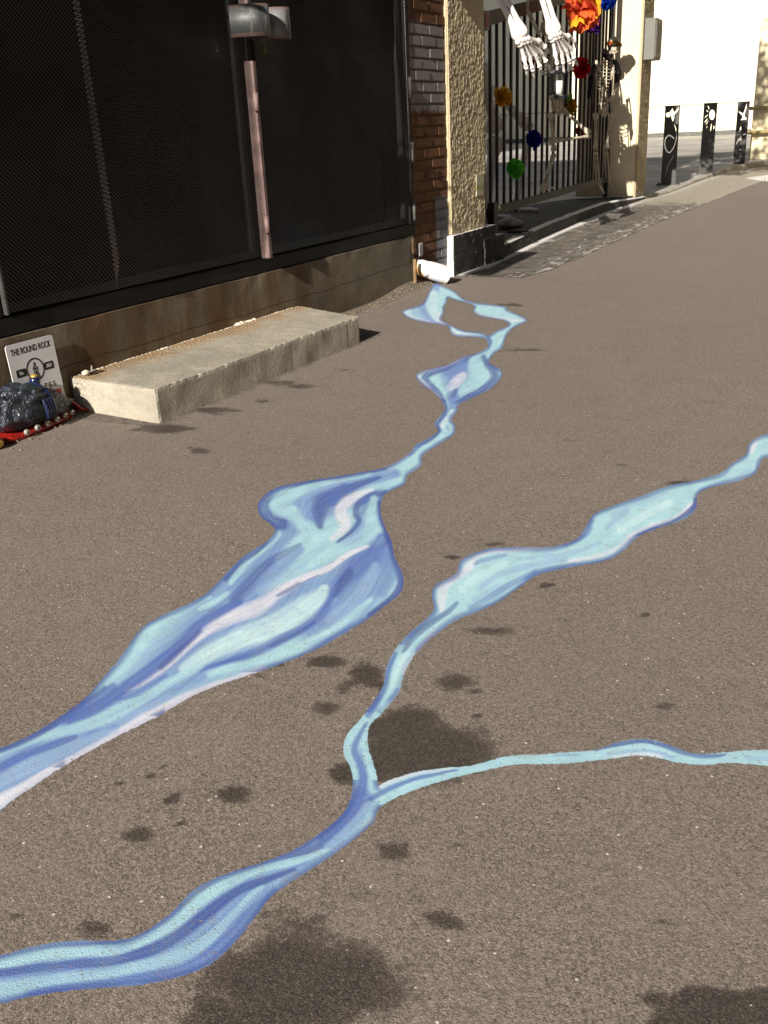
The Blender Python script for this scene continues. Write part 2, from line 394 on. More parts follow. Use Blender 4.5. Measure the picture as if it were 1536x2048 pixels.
def mat_tissue(name, c, c2=None):
    t = NT('tissue_' + name); f = t.noise(9, 3); d = c2 or tuple(x * .72 for x in c)
    cc = t.mix(t.ramp(f, .35, .65), c, d)
    d1 = t.n('ShaderNodeBsdfDiffuse'); d2 = t.n('ShaderNodeBsdfTranslucent'); mx = t.n('ShaderNodeMixShader'); mx.inputs[0].default_value = .42
    t.l(cc, d1.inputs[0]); t.l(cc, d2.inputs[0]); t.l(d1.outputs[0], mx.inputs[1]); t.l(d2.outputs[0], mx.inputs[2])
    t.t.nodes.remove(t.b); t.l(mx.outputs[0], t.out.inputs[0]); return t.m
M['pvc'] = None
def mat_pvc():
    t = NT('white_pvc_with_rust'); P = t.sep(); cc = t.mix(t.ramp(t.noise(12, 4), .3, .7), (.78, .77, .75), (.84, .83, .82))
    r = t.ramp(t.math('ADD', t.math('ADD', t.math('MULTIPLY', P[0], -9.0), t.math('MULTIPLY', P[2], -5.0)), t.math('MULTIPLY', t.noise(22, 4), .7)), -.55, -.25)
    return t.done(t.mix(t.math('MULTIPLY', r, .9), cc, (.52, .23, .03)), .45, t.bump(t.noise(50, 3), .001), spec=.4)
M['pvc'] = mat_pvc()
M['rust'] = simple('rusty_brown_iron', (.10, .058, .030), .85, .4, 25, .003, 90)
M['tan_stick'] = simple('weathered_tan_wood', (.26, .16, .08), .8, .3, 25, .002, 90)
M['grey_box'] = simple('grey_painted_enclosure', (.15, .146, .13), .55, .08, 4, .0006, 60, spec=.4)
M['grey_dark'] = simple('grey_enclosure_seam', (.10, .105, .095), .6)
M['white_plastic'] = simple('offwhite_plastic', (.55, .53, .52), .5, .06, 8)
M['sign_white'] = simple('white_sign_sheet', (.74, .74, .76), .45, .04, 5)
M['sign_black'] = simple('sign_black_ink', (.016, .016, .018), .5)
M['sign_red'] = simple('sign_red_ink', (.62, .030, .035), .5, .1, 6)
M['bollard'] = simple('dark_grey_powder_coat', (.085, .085, .082), .8, .15, 5, .0006, 80, spec=.15)
M['yellow'] = simple('yellow_rail_paint', (.46, .37, .15), .6, .1, 5)
def mat_rock():
    t = NT('glossy_painted_stone'); P = t.sep(); a = t.noise(24, 4, .6); cc = t.mix(t.ramp(a, .35, .65), (.012, .015, .026), (.050, .060, .085))
    g = t.math('MULTIPLY', t.ramp(P[1], 2.36, 2.46), t.ramp(t.noise(11, 3), .38, .6)); cc = t.mix(t.math('MULTIPLY', g, .8), cc, (.010, .040, .020))
    return t.done(cc, .16, t.bump(t.math('ADD', t.noise(60, 4, .6), t.math('MULTIPLY', t.noise(22, 2), 1.4)), .016), spec=.7)
M['rock'] = mat_rock()
M['rock_blue'] = simple('glossy_navy_coil', (.012, .018, .060), .18, .2, 9, spec=.6)
M['rock_red'] = simple('glossy_red_base', (.26, .012, .008), .3, .3, 22, .006, 60, spec=.5)
M['button'] = simple('silver_button', (.46, .43, .38), .35, .3, 60, metal=.5)
M['gold'] = simple('gold_paint', (.62, .42, .10), .35, .2, 30, metal=.5)
M['lantern'] = simple('black_lantern_tin', (.014, .013, .018), .3, .2, 9, spec=.6)
M['candle'] = simple('white_candle_wax', (.78, .76, .72), .5, .03, 9)
def mat_glass():
    t = NT('thin_clear_pane'); g = t.n('ShaderNodeBsdfGlossy'); tr = t.n('ShaderNodeBsdfTransparent'); mx = t.n('ShaderNodeMixShader'); fr = t.n('ShaderNodeFresnel')
    g.inputs['Roughness'].default_value = .05; fr.inputs['IOR'].default_value = 1.45
    t.l(fr.outputs[0], mx.inputs[0]); t.l(tr.outputs[0], mx.inputs[1]); t.l(g.outputs[0], mx.inputs[2]); t.t.nodes.remove(t.b); t.l(mx.outputs[0], t.out.inputs[0]); return t.m
M['glass'] = mat_glass()
M['sand'] = simple('grey_sack_cloth', (.30, .29, .28), .9, .2, 14, .004, 80)
M['dark_iron'] = simple('black_iron', (.016, .015, .016), .5, .2, 12)
M['tag'] = None
def mat_tag():
    t = NT('faded_label_plate'); P = t.sep(); cc = t.mix(t.ramp(t.noise(20, 4), .3, .7), (.40, .39, .27), (.48, .46, .34))
    s = t.math('MULTIPLY', t.ramp(t.math('ADD', P[2], t.math('MULTIPLY', t.noise(25, 4), .06)), .635, .60), t.ramp(P[2], .545, .565)); cc = t.mix(t.math('MULTIPLY', s, .8), cc, (.22, .23, .035))
    return t.done(cc, .5, spec=.4)
M['tag'] = mat_tag()
M['shell'] = simple('cream_shell', (.66, .60, .48), .6, .15, 60)
M['trunk'] = simple('tree_bark', (.12, .09, .065), .9, .3, 20, .01, 40)
M['leaf'] = simple('tree_leaf', (.060, .095, .030), .6, .35, 3)

# ------------------------------------------------------------------ ground
def smooth(pts, n=6, closed=False):
    P = np.asarray(pts, float); N = len(P); out = []
    rngi = range(N) if closed else range(N - 1)
    for i in rngi:
        if closed: p0, p1, p2, p3 = P[(i - 1) % N], P[i], P[(i + 1) % N], P[(i + 2) % N]
        else: p0, p1, p2, p3 = P[max(i - 1, 0)], P[i], P[i + 1], P[min(i + 2, N - 1)]
        for k in range(n):
            t = k / n
            out.append(.5 * ((2 * p1) + (-p0 + p2) * t + (2 * p0 - 5 * p1 + 4 * p2 - p3) * t * t + (-p0 + 3 * p1 - 3 * p2 + p3) * t ** 3))
    if not closed: out.append(P[-1])
    return np.array(out)
def ground_z(X, Y):
    # dirt heaped along the foot of the plinth, thickest by the drain pipe
    w = np.exp(-((Y - 5.70) / .30) ** 2) * .050 + .012 * (Y > 4.2) * (Y < 6.3)
    return np.clip(w * np.exp(-np.clip(X, 0, 9) / .075), 0, .06) * (X < .6)
STAINS = [(850,1505,125,55,1.0),(690,1547,36,24,.8),(610,1965,205,85,.85),(500,2040,140,40,.75),(600,1850,90,50,.45),(700,1790,80,40,.30),(1440,2030,112,44,1.25),(1390,1995,50,22,.9),
 (650,1323,42,13,.75),(735,1350,34,26,.75),(910,1365,46,21,.6),(655,1415,34,15,.6),(688,1380,22,11,.5),(345,1597,18,11,.9),(240,1570,13,7,.8),(300,1557,14,7,.7),(320,1533,15,6,.7),
 (275,1590,16,6,.6),(365,1643,11,6,.8),(280,1670,32,17,.75),(465,1588,36,19,.75),(180,1572,12,6,.6),(785,1705,37,24,.6),(910,1690,16,8,.55),(985,1262,60,9,.55),(1330,1412,18,7,.7),
 (190,1857,38,20,.6),(30,1838,14,10,.7),(145,1722,18,12,.5),(905,1820,20,10,.5),(850,1795,70,44,.25),(400,902,26,10,.5),(1330,1850,30,9,.6),(1270,1866,8,5,1.0),(1255,1730,9,4,.8),(1340,1880,7,4,1.0),
 (1362,966,34,5,.7),(990,1088,22,5,.6),(905,1115,14,4,.9),(1100,1170,14,4,.8),(600,772,46,6,.5),(690,740,30,5,.4),(530,802,24,4,.5),(1490,1925,34,34,.32),(1130,880,40,4,.35),(1240,930,26,4,.4),
 (1290,1230,12,3,.8),(1255,1258,10,3,.6),(710,1420,20,9,.4),(820,1410,14,6,.5),(520,1352,20,8,.5),(330,858,50,9,.8),(420,820,60,7,.6),(560,765,50,5,.5),(1060,700,46,3,.5),(1025,610,20,2,.7),
 (860,1060,9,3,.6),(780,955,10,3,.5),(1448,1457,6,4,1.1),(960,1690,10,5,.5),(560,1330,14,6,.5),(1100,1260,20,6,.35)]
def stain_at(v):
    d = v - CAM; k = d @ CF; ok = k > .3
    px = np.where(ok, 768 + FPX * (d @ CR) / np.where(ok, k, 1), -9999); py = np.where(ok, 1024 - FPX * (d @ CU) / np.where(ok, k, 1), -9999)
    s = np.zeros(len(v)); rr = random.Random(3); L = []
    for cx, cy, rx, ry, a in STAINS:
        L.append((cx, cy, rx * .95, ry * .95, a)); n = 9 if rx > 60 else 5
        for i in range(n):
            t = rr.uniform(0, 6.28); q = rr.uniform(.55, 1.25) if i % 3 else rr.uniform(1.3, 2.0); f = rr.uniform(.22, .5) if i % 3 else rr.uniform(.06, .16)
            L.append((cx + rx * q * math.cos(t), cy + ry * q * math.sin(t), rx * f, max(ry * f, 2.5), a * rr.uniform(.6, 1.0)))
    for cx, cy, rx, ry, a in L:
        b = (abs(px - cx) < rx * 2.4) & (abs(py - cy) < ry * 2.4)
        if b.any(): s[b] = np.maximum(s[b], a * 1.15 * np.exp(-.75 * (((px[b] - cx) / rx) ** 2 + ((py[b] - cy) / ry) ** 2)))
    return s
def road():
    xs = np.unique(np.concatenate([np.linspace(-160, -4, 14), np.arange(-4, -.05, .5), np.arange(-.05, 3.6, .018), np.arange(3.6, 8, .4), np.linspace(8, 160, 14)]))
    ys = np.unique(np.concatenate([np.linspace(-120, -2, 12), np.arange(-2, .3, .2), np.arange(.3, 7.2, .018), np.arange(7.2, 14, .2), np.linspace(14, 200, 30)]))
    verts, faces = grid_mesh('r', xs, ys, ground_z)
    me = np_mesh('asphalt_road', verts, faces)
    v = verts; s = stain_at(v)
    # darker strip along the foot of the step
    fx = np.clip((.60 - v[:, 0]) / .10, 0, 1) * (v[:, 1] > 2.6) * (v[:, 1] < 4.4); s = np.maximum(s, .42 * fx)
    dirt = np.clip(1.0 - (v[:, 0] - .02) / .16, 0, 1) * (v[:, 1] > 4.3) * (v[:, 1] < 6.2) * 1.0
    dirt = np.maximum(dirt, .55 * np.clip(1 - v[:, 0] / .45, 0, 1) * (v[:, 1] < 2.7))
    for nm, arr in (('stain', s), ('dirt', dirt)):
        at = me.attributes.new(nm, 'FLOAT', 'POINT'); at.data.foreach_set('value', arr.astype(np.float32))
    o = finish('asphalt_road', me, M['asphalt'], smooth=True); tag(o, kind='structure'); return o
road()

# line of the kerb and of the gutter's outer edge
KERB = [(.05, 6.46), (.035, 7.05), (-.06, 8.0), (-.176, 9.0), (-.26, 10.2), (-.31, 11.2), (-.315, 12.6), (-.315, 13.3)] + [tuple(on_z(x, y, .02)[:2]) for x, y in ((1340, 383), (1400, 360), (1450, 344), (1500, 333), (1536, 327), (1600, 316))]
def walk_z(y): return float(np.interp(y, [0, 11.3, 13.2, 15, 60], [.10, .10, .03, .02, .42]))
GUT = [tuple(on_z(x, y)[:2]) for x, y in ((912, 566), (960, 564), (1030, 559), (1110, 536), (1194, 500), (1265, 468), (1311, 447), (1392, 415), (1444, 395), (1511, 368), (1536, 360), (1600, 338))]
def gutter():
    A = smooth([np.array(p) for p in KERB], 8); Bp = smooth([np.array(p) for p in GUT], 8)
    def resample(P, n):
        d = np.concatenate([[0], np.cumsum(np.linalg.norm(np.diff(P, axis=0), axis=1))]); t = np.linspace(0, d[-1], n)
        return np.stack([np.interp(t, d, P[:, i]) for i in (0, 1)], 1)
    ys = np.linspace(6.40, min(A[-1, 1], Bp[-1, 1]), 120)
    ax = np.interp(ys, A[:, 1], A[:, 0]); bx = np.interp(ys, Bp[:, 1], Bp[:, 0]); bx = np.maximum(bx, ax + .05)
    V_, E_ = [], []
    nx = 11
    for i, y in enumerate(ys):
        for j in range(nx):
            t = j / (nx - 1); w = .03 * noise.noise(Vector((y * 3, 0, 1))) * t
            V_.append((ax[i] - .03 + (bx[i] - ax[i] + .03) * t + w, y, .004 + .0 * t)); E_.append(t)
    idx = np.arange(len(V_)).reshape(len(ys), nx)
    f = np.stack([idx[:-1, :-1], idx[:-1, 1:], idx[1:, 1:], idx[1:, :-1]], -1).reshape(-1, 4)
    me = np_mesh('gutter', V_, f); at = me.attributes.new('edge', 'FLOAT', 'POINT'); at.data.foreach_set('value', np.array(E_, np.float32))
    tag(finish('gutter', me, M['gutter']), kind='structure')
    # parking lot / driveway slab behind the kerb, rising a little to the far building
    st = [6.2, 6.6, 7.0] + [float(p[1]) for p in A if p[1] > 7.05] + [24, 30, 40, 60]; Vv = []
    for y in st:
        xe = -.75 if y <= 7.0 else (float(np.interp(y, A[:, 1], A[:, 0])) - .05 if y < A[-1, 1] else 30)
        for x in (-60, -20, -8, -4, -2, xe - .3, xe): Vv.append((x, y, walk_z(y)))
    ii = np.arange(len(Vv)).reshape(len(st), 7); ff = np.stack([ii[:-1, :-1], ii[:-1, 1:], ii[1:, 1:], ii[1:, :-1]], -1).reshape(-1, 4)
    tag(finish('parking_lot', np_mesh('parking_lot', np.array(Vv), ff), M['lot']), kind='structure')
    st = np.linspace(7.0, 12.66, 30); Vv = []
    for y in st:
        xe = float(np.interp(y, A[:, 1], A[:, 0])) - .05
        for x in (-1.15, xe): Vv.append((x, y, walk_z(y) + .004))
    ii = np.arange(len(Vv)).reshape(len(st), 2); ff = np.stack([ii[:-1, :-1], ii[:-1, 1:], ii[1:, 1:], ii[1:, :-1]], -1).reshape(-1, 4)
    tag(finish('driveway_apron', np_mesh('driveway_apron', np.array(Vv), ff), M['apron']), kind='structure')
    # kerb: painted run in front of the gate, plain run beyond
    def run(name, sel, mat, label):
        bm = bmesh.new(); n = len(sel); rows = []
        for i, p in enumerate(sel):
            w = .006 * noise.noise(Vector((p[1] * 6, 2, 0))); h = walk_z(p[1]) + .010 + .006 * noise.noise(Vector((p[1] * 4, 5, 0)))
            rows.append([bm.verts.new((p[0] + w, p[1], -.02)), bm.verts.new((p[0] - .004 + w, p[1], h - .014)), bm.verts.new((p[0] - .018 + w, p[1], h)), bm.verts.new((p[0] - .055, p[1], h)), bm.verts.new((p[0] - .055, p[1], -.02))])
        for i in range(n - 1):
            for k in range(4): bm.faces.new((rows[i][k], rows[i + 1][k], rows[i + 1][k + 1], rows[i][k + 1]))
        bm.faces.new(rows[0]); bm.faces.new(rows[-1][::-1]); bmesh.ops.recalc_face_normals(bm, faces=bm.faces[:])
        tag(obj(name, bm, mat), label, 'kerb')
    D = resample(A, 220)
    run('kerb', [p for p in D if 7.20 < p[1] < 13.2], M['kerb'], 'low kerb of flaking black and white paint below the bar gate')
    run('kerb', [p for p in D if 13.1 < p[1]], M['gutter_plain'], 'pale bare concrete kerb in front of the cut-out bollards')
gutter()

# ------------------------------------------------------------------ painted streams on the asphalt
DEEP, BLUE, MID, SKY, CYAN, PALE, WHITE = (.046, .078, .285), (.085, .145, .42), (.155, .25, .52), (.29, .43, .64), (.39, .63, .70), (.54, .75, .78), (.68, .69, .77)
S1 = [(870,571),(862,580),(855,592),(846,607),(827,615),(809,620),(806,627),(819,637),(845,644),(879,649),(897,653),(901,665),(915,673),(947,674),(970,677),(975,686),(974,696),(947,709),(926,714),(897,729),(858,739),(836,747),(833,756),(848,772),(868,785),(884,803),(889,821),(873,841),(871,852),(876,863),(855,878),(832,890),(822,903),(802,919),(773,934),(734,943),(675,953),(610,963),(558,974),(529,991),(516,1010),(522,1033),(542,1049),(550,1062),(535,1082),(506,1101),(480,1119),(450,1150),(419,1182),(383,1205),(328,1230),(283,1257),(246,1308),(205,1358),(171,1396),(137,1422),(91,1453),(46,1478),(0,1497),(-70,1524),(-70,1664),(0,1622),(27,1599),(68,1572),(123,1535),(182,1501),(246,1467),(319,1431),(378,1396),(428,1374),(501,1349),(574,1324),(638,1296),(697,1262),(740,1235),(773,1209),(799,1189),(807,1166),(802,1140),(789,1114),(783,1082),(770,1056),(761,1023),(766,994),(783,981),(809,968),(815,951),(841,932),(845,911),(871,893),(893,879),(907,868),(910,852),(902,839),(913,824),(918,809),(947,795),(978,779),(996,764),(1004,748),(996,736),(978,726),(986,709),(1004,696),(1009,680),(1017,665),(1030,654),(1051,644),(1053,639),(1040,631),(1014,620),(1012,614),(988,610),(949,605),(926,598),(910,584),(889,575)]
H1 = [(895,595),(893,605),(887,615),(887,626),(882,639),(900,650),(926,661),(957,665),(978,671),(993,662),(1014,653),(1018,647),(1001,640),(962,633),(947,623),(949,613),(934,606),(910,600)]
S2 = [(1605,846),(1536,868),(1515,875),(1498,889),(1491,910),(1463,928),(1440,947),(1393,961),(1333,973),(1286,991),(1226,1012),(1188,1029),(1172,1054),(1151,1080),(1100,1094),(1044,1095),(983,1097),(941,1110),(920,1124),(911,1148),(871,1171),(864,1194),(867,1222),(839,1250),(822,1264),(802,1285),(785,1308),(772,1340),(766,1373),(746,1405),(724,1435),(698,1464),(688,1487),(688,1510),(701,1536),(706,1565),(701,1598),(681,1633),(633,1672),(584,1702),(519,1727),(445,1751),(386,1781),(356,1813),(322,1843),(277,1870),(228,1882),(148,1882),(74,1892),(0,1912),(-70,1928),(-70,2014),(0,2008),(49,1996),(124,1984),(208,1976),(277,1971),(346,1957),(406,1937),(445,1910),(485,1868),(515,1828),(549,1788),(614,1744),(668,1709),(742,1650),(756,1620),(782,1601),(828,1581),(886,1562),(935,1549),(990,1537),(1036,1529),(1117,1528),(1185,1522),(1245,1515),(1279,1511),(1320,1517),(1357,1526),(1410,1530),(1459,1526),(1536,1532),(1605,1536),(1605,1498),(1536,1500),(1485,1502),(1429,1507),(1384,1507),(1342,1492),(1309,1481),(1271,1479),(1234,1485),(1192,1500),(1147,1504),(1087,1509),(1035,1511),(997,1517),(942,1532),(893,1536),(844,1542),(795,1555),(763,1568),(756,1571),(753,1549),(746,1526),(737,1497),(735,1474),(740,1451),(763,1428),(782,1405),(799,1383),(808,1350),(825,1317),(847,1291),(877,1265),(909,1243),(946,1227),(997,1204),(1044,1171),(1081,1148),(1146,1134),(1216,1120),(1249,1099),(1277,1073),(1323,1054),(1365,1040),(1391,1019),(1396,989),(1421,975),(1473,963),(1510,947),(1524,919),(1545,911),(1605,885)]
# brush strokes: colour, strength, [(x, y, half width)...]
K1 = [
 (MID,.9,[(870,575,12),(850,615,16),(870,640,10)]),(PALE,.95,[(868,590,9),(862,608,12),(868,625,11),(874,640,5)]),(SKY,.8,[(830,625,8),(850,636,6)]),(WHITE,.9,[(822,618,2),(812,626,2.5),(830,637,2.5),(862,645,2.5),(882,648,2)]),(WHITE,.9,[(880,626,2),(877,640,3),(890,648,2)]),
 (CYAN,.9,[(905,591,7),(935,602,6),(960,612,10),(990,622,11),(1015,630,9),(1030,638,8),(1015,652,9),(1005,668,10),(995,688,9),(980,702,9)]),(WHITE,.9,[(953,625,2),(970,632,2),(1000,637,2.5),(1030,640,2)]),(WHITE,.7,[(1020,643,2),(1046,639,3)]),
 (PALE,.9,[(905,655,3),(912,664,5),(935,669,4),(960,671,3)]),(WHITE,.9,[(906,656,2),(912,668,2),(950,673,2)]),(DEEP,.9,[(975,673,4),(981,684,4),(978,695,3)]),(DEEP,.8,[(1006,697,3),(1000,690,2)]),
 (BLUE,.85,[(975,700,8),(940,724,16),(905,745,26),(930,770,30),(905,795,14)]),(DEEP,.95,[(962,708,4),(926,721,7),(892,735,8),(857,748,8),(852,761,7),(876,784,6),(888,802,4)]),(MID,.85,[(925,733,14),(915,745,18),(900,758,14)]),
 (CYAN,.95,[(995,690,9),(968,709,10),(948,722,11),(955,742,20),(962,755,26),(948,770,24),(925,785,10)]),(WHITE,.8,[(925,752,8),(912,765,12),(902,774,9)]),(SKY,.6,[(890,760,9),(895,775,8)]),(DEEP,.9,[(968,714,6),(974,728,8),(988,742,10),(988,758,9),(968,776,7),(926,798,5),(910,806,4)]),(DEEP,.6,[(912,782,6),(906,794,5)]),
 (WHITE,.85,[(960,703,2),(926,716,2.5),(896,731,2.5),(850,743,3),(838,754,3),(860,777,3),(880,795,3)]),
 (MID,.9,[(905,805,9),(900,825,8),(885,845,10),(890,860,10)]),(PALE,.9,[(904,822,4),(892,842,6),(886,852,6),(892,862,4)]),(WHITE,.8,[(885,846,3),(884,854,3)]),(DEEP,.85,[(888,800,3),(893,818,3),(880,838,3),(875,852,3),(880,864,3),(860,880,3),(836,894,3)]),
 (CYAN,.9,[(892,862,6),(870,884,6),(845,905,8),(833,920,13),(800,942,13),(780,952,9)]),(WHITE,.9,[(826,900,2.5),(806,918,2.5),(770,936,2.5)]),(BLUE,.75,[(838,895,3),(820,910,3)]),
 # big pool
 (MID,1.0,[(790,950,14),(700,985,32),(620,1010,60),(600,1080,70),(560,1150,90),(470,1240,90),(360,1330,70),(240,1420,50),(100,1500,50),(-60,1590,60)]),
 (MID,1.0,[(760,1010,20),(740,1100,60),(700,1180,70),(640,1250,50)]),
 (DEEP,.9,[(770,937,5),(675,957,6),(600,970,8),(545,988,14),(527,1010,13),(540,1040,16),(565,1048,14)]),
 (CYAN,1.0,[(740,948,4),(675,961,5),(617,975,9),(575,993,18),(563,1010,20),(590,1030,14),(604,1049,14),(617,1075,22),(560,1120,10)]),
 (CYAN,1.0,[(660,1060,26),(640,1090,40),(600,1120,40),(560,1150,22),(520,1180,10)]),
 (SKY,.6,[(700,965,3),(640,980,3),(605,1000,4),(607,1030,4)]),
 (DEEP,.85,[(760,955,3),(720,968,8),(670,990,15),(642,1008,20),(640,1035,13),(640,1052,8)]),(BLUE,.8,[(690,975,10),(665,1000,14)]),
 (CYAN,.95,[(812,955,7),(778,966,7),(745,976,7),(716,990,8)]),(WHITE,1.0,[(745,980,3),(714,991,8),(690,1007,12),(681,1026,13),(691,1046,12),(684,1062,8),(662,1078,4)]),
 (DEEP,.9,[(770,985,6),(745,992,8),(717,1008,8),(712,1028,8),(718,1043,6),(701,1065,5),(675,1085,3)]),(BLUE,.8,[(735,1000,10),(727,1025,9)]),
 (CYAN,.95,[(748,1000,9),(742,1026,14),(742,1058,16),(718,1086,17),(670,1108,12),(620,1130,8)]),(SKY,.55,[(728,1050,4),(715,1075,5),(690,1090,5)]),
 (CYAN,.9,[(758,1060,14),(755,1080,12)]),
 (BLUE,.9,[(765,1080,16),(745,1110,22),(715,1135,22),(690,1160,16),(670,1185,13)]),(DEEP,.8,[(700,1145,10),(686,1163,8),(668,1190,5)]),(DEEP,.95,[(757,1005,5),(765,1035,6),(776,1065,9),(786,1095,11),(795,1130,12),(803,1165,9),(785,1195,6),(740,1228,5)]),
 (MID,.8,[(770,1110,14),(780,1150,14),(765,1185,12)]),(SKY,.75,[(750,1130,8),(735,1170,14),(700,1210,14),(660,1240,10)]),
 (WHITE,1.0,[(735,1092,3),(701,1108,6),(662,1134,7),(610,1157,9),(561,1183,12),(515,1215,16),(433,1248,14),(387,1280,10),(342,1321,9),(296,1358,6),(250,1384,3)]),
 (DEEP,.7,[(600,1166,3),(555,1192,3),(640,1150,2)]),
 (DEEP,.7,[(600,1088,4),(560,1112,8),(520,1140,12),(495,1170,14),(470,1200,12)]),(MID,.8,[(600,1100,10),(560,1135,14),(520,1175,14)]),(SKY,.5,[(610,1130,8),(570,1150,8),(530,1175,8)]),
 (BLUE,.95,[(480,1205,8),(440,1225,11),(400,1250,13),(365,1285,15),(319,1325,15),(264,1365,14),(205,1410,14),(140,1440,12)]),(DEEP,.7,[(400,1262,5),(360,1300,7),(320,1335,6)]),
 (CYAN,.95,[(555,1069,8),(532,1092,9),(499,1118,9),(478,1142,8),(462,1165,6)]),(DEEP,.8,[(548,1058,4),(520,1100,4),(480,1128,5),(452,1160,6)]),
 (CYAN,.9,[(456,1186,5),(430,1205,7),(400,1218,5)]),(CYAN,.85,[(420,1195,4),(370,1220,5),(330,1238,9),(300,1265,10),(280,1295,6)]),(SKY,.6,[(320,1275,6),(290,1310,7),(260,1345,6)]),
 (PALE,1.0,[(650,1178,9),(632,1200,18),(600,1225,26),(545,1256,28),(480,1278,22),(420,1305,18),(370,1338,13)]),(SKY,.5,[(590,1215,4),(540,1245,5),(490,1262,5)]),
 (BLUE,.95,[(664,1190,6),(650,1218,9),(629,1240,10),(594,1264,10),(545,1288,11),(501,1308,9),(440,1328,6),(400,1340,5)]),(DEEP,.7,[(630,1244,4),(590,1270,5),(540,1292,5)]),
 (CYAN,.95,[(742,1200,6),(700,1236,9),(650,1268,10),(600,1290,10),(545,1308,9),(480,1330,8),(420,1350,8)]),(PALE,.5,[(660,1262,4),(600,1290,5)]),
 (CYAN,.95,[(400,1332,8),(345,1362,10),(290,1394,13),(230,1428,15),(170,1452,12),(100,1470,9),(46,1487,8),(0,1506,8),(-60,1530,8)]),
 (BLUE,.7,[(330,1352,4),(280,1386,6),(240,1400,4)]),(SKY,.7,[(420,1362,6),(360,1388,8),(300,1415,10),(240,1445,9)]),
 (WHITE,1.0,[(530,1335,3),(456,1361,5),(401,1381,8),(355,1405,11),(296,1436,12),(255,1458,11),(182,1495,9),(114,1533,9),(46,1574,10),(0,1600,12),(-60,1632,12)]),
 (SKY,.9,[(230,1462,8),(150,1492,12),(70,1530,16),(0,1565,18),(-60,1590,18)]),(BLUE,.9,[(150,1474,5),(91,1494,8),(46,1512,9),(0,1536,10),(-60,1560,10)]),(WHITE,.95,[(520,1342,3),(456,1364,5),(401,1384,8),(355,1407,10),(296,1440,11),(255,1461,10),(182,1500,8),(114,1539,8),(46,1580,10),(0,1608,12),(-60,1640,12)]),(PALE,.7,[(560,1246,8),(480,1278,8),(420,1308,7)]),
 (DEEP,.8,[(210,1375,5),(160,1414,7),(114,1446,7),(46,1484,5),(0,1502,5)]),(BLUE,.85,[(225,1375,10),(180,1410,12),(130,1440,10)]),
]
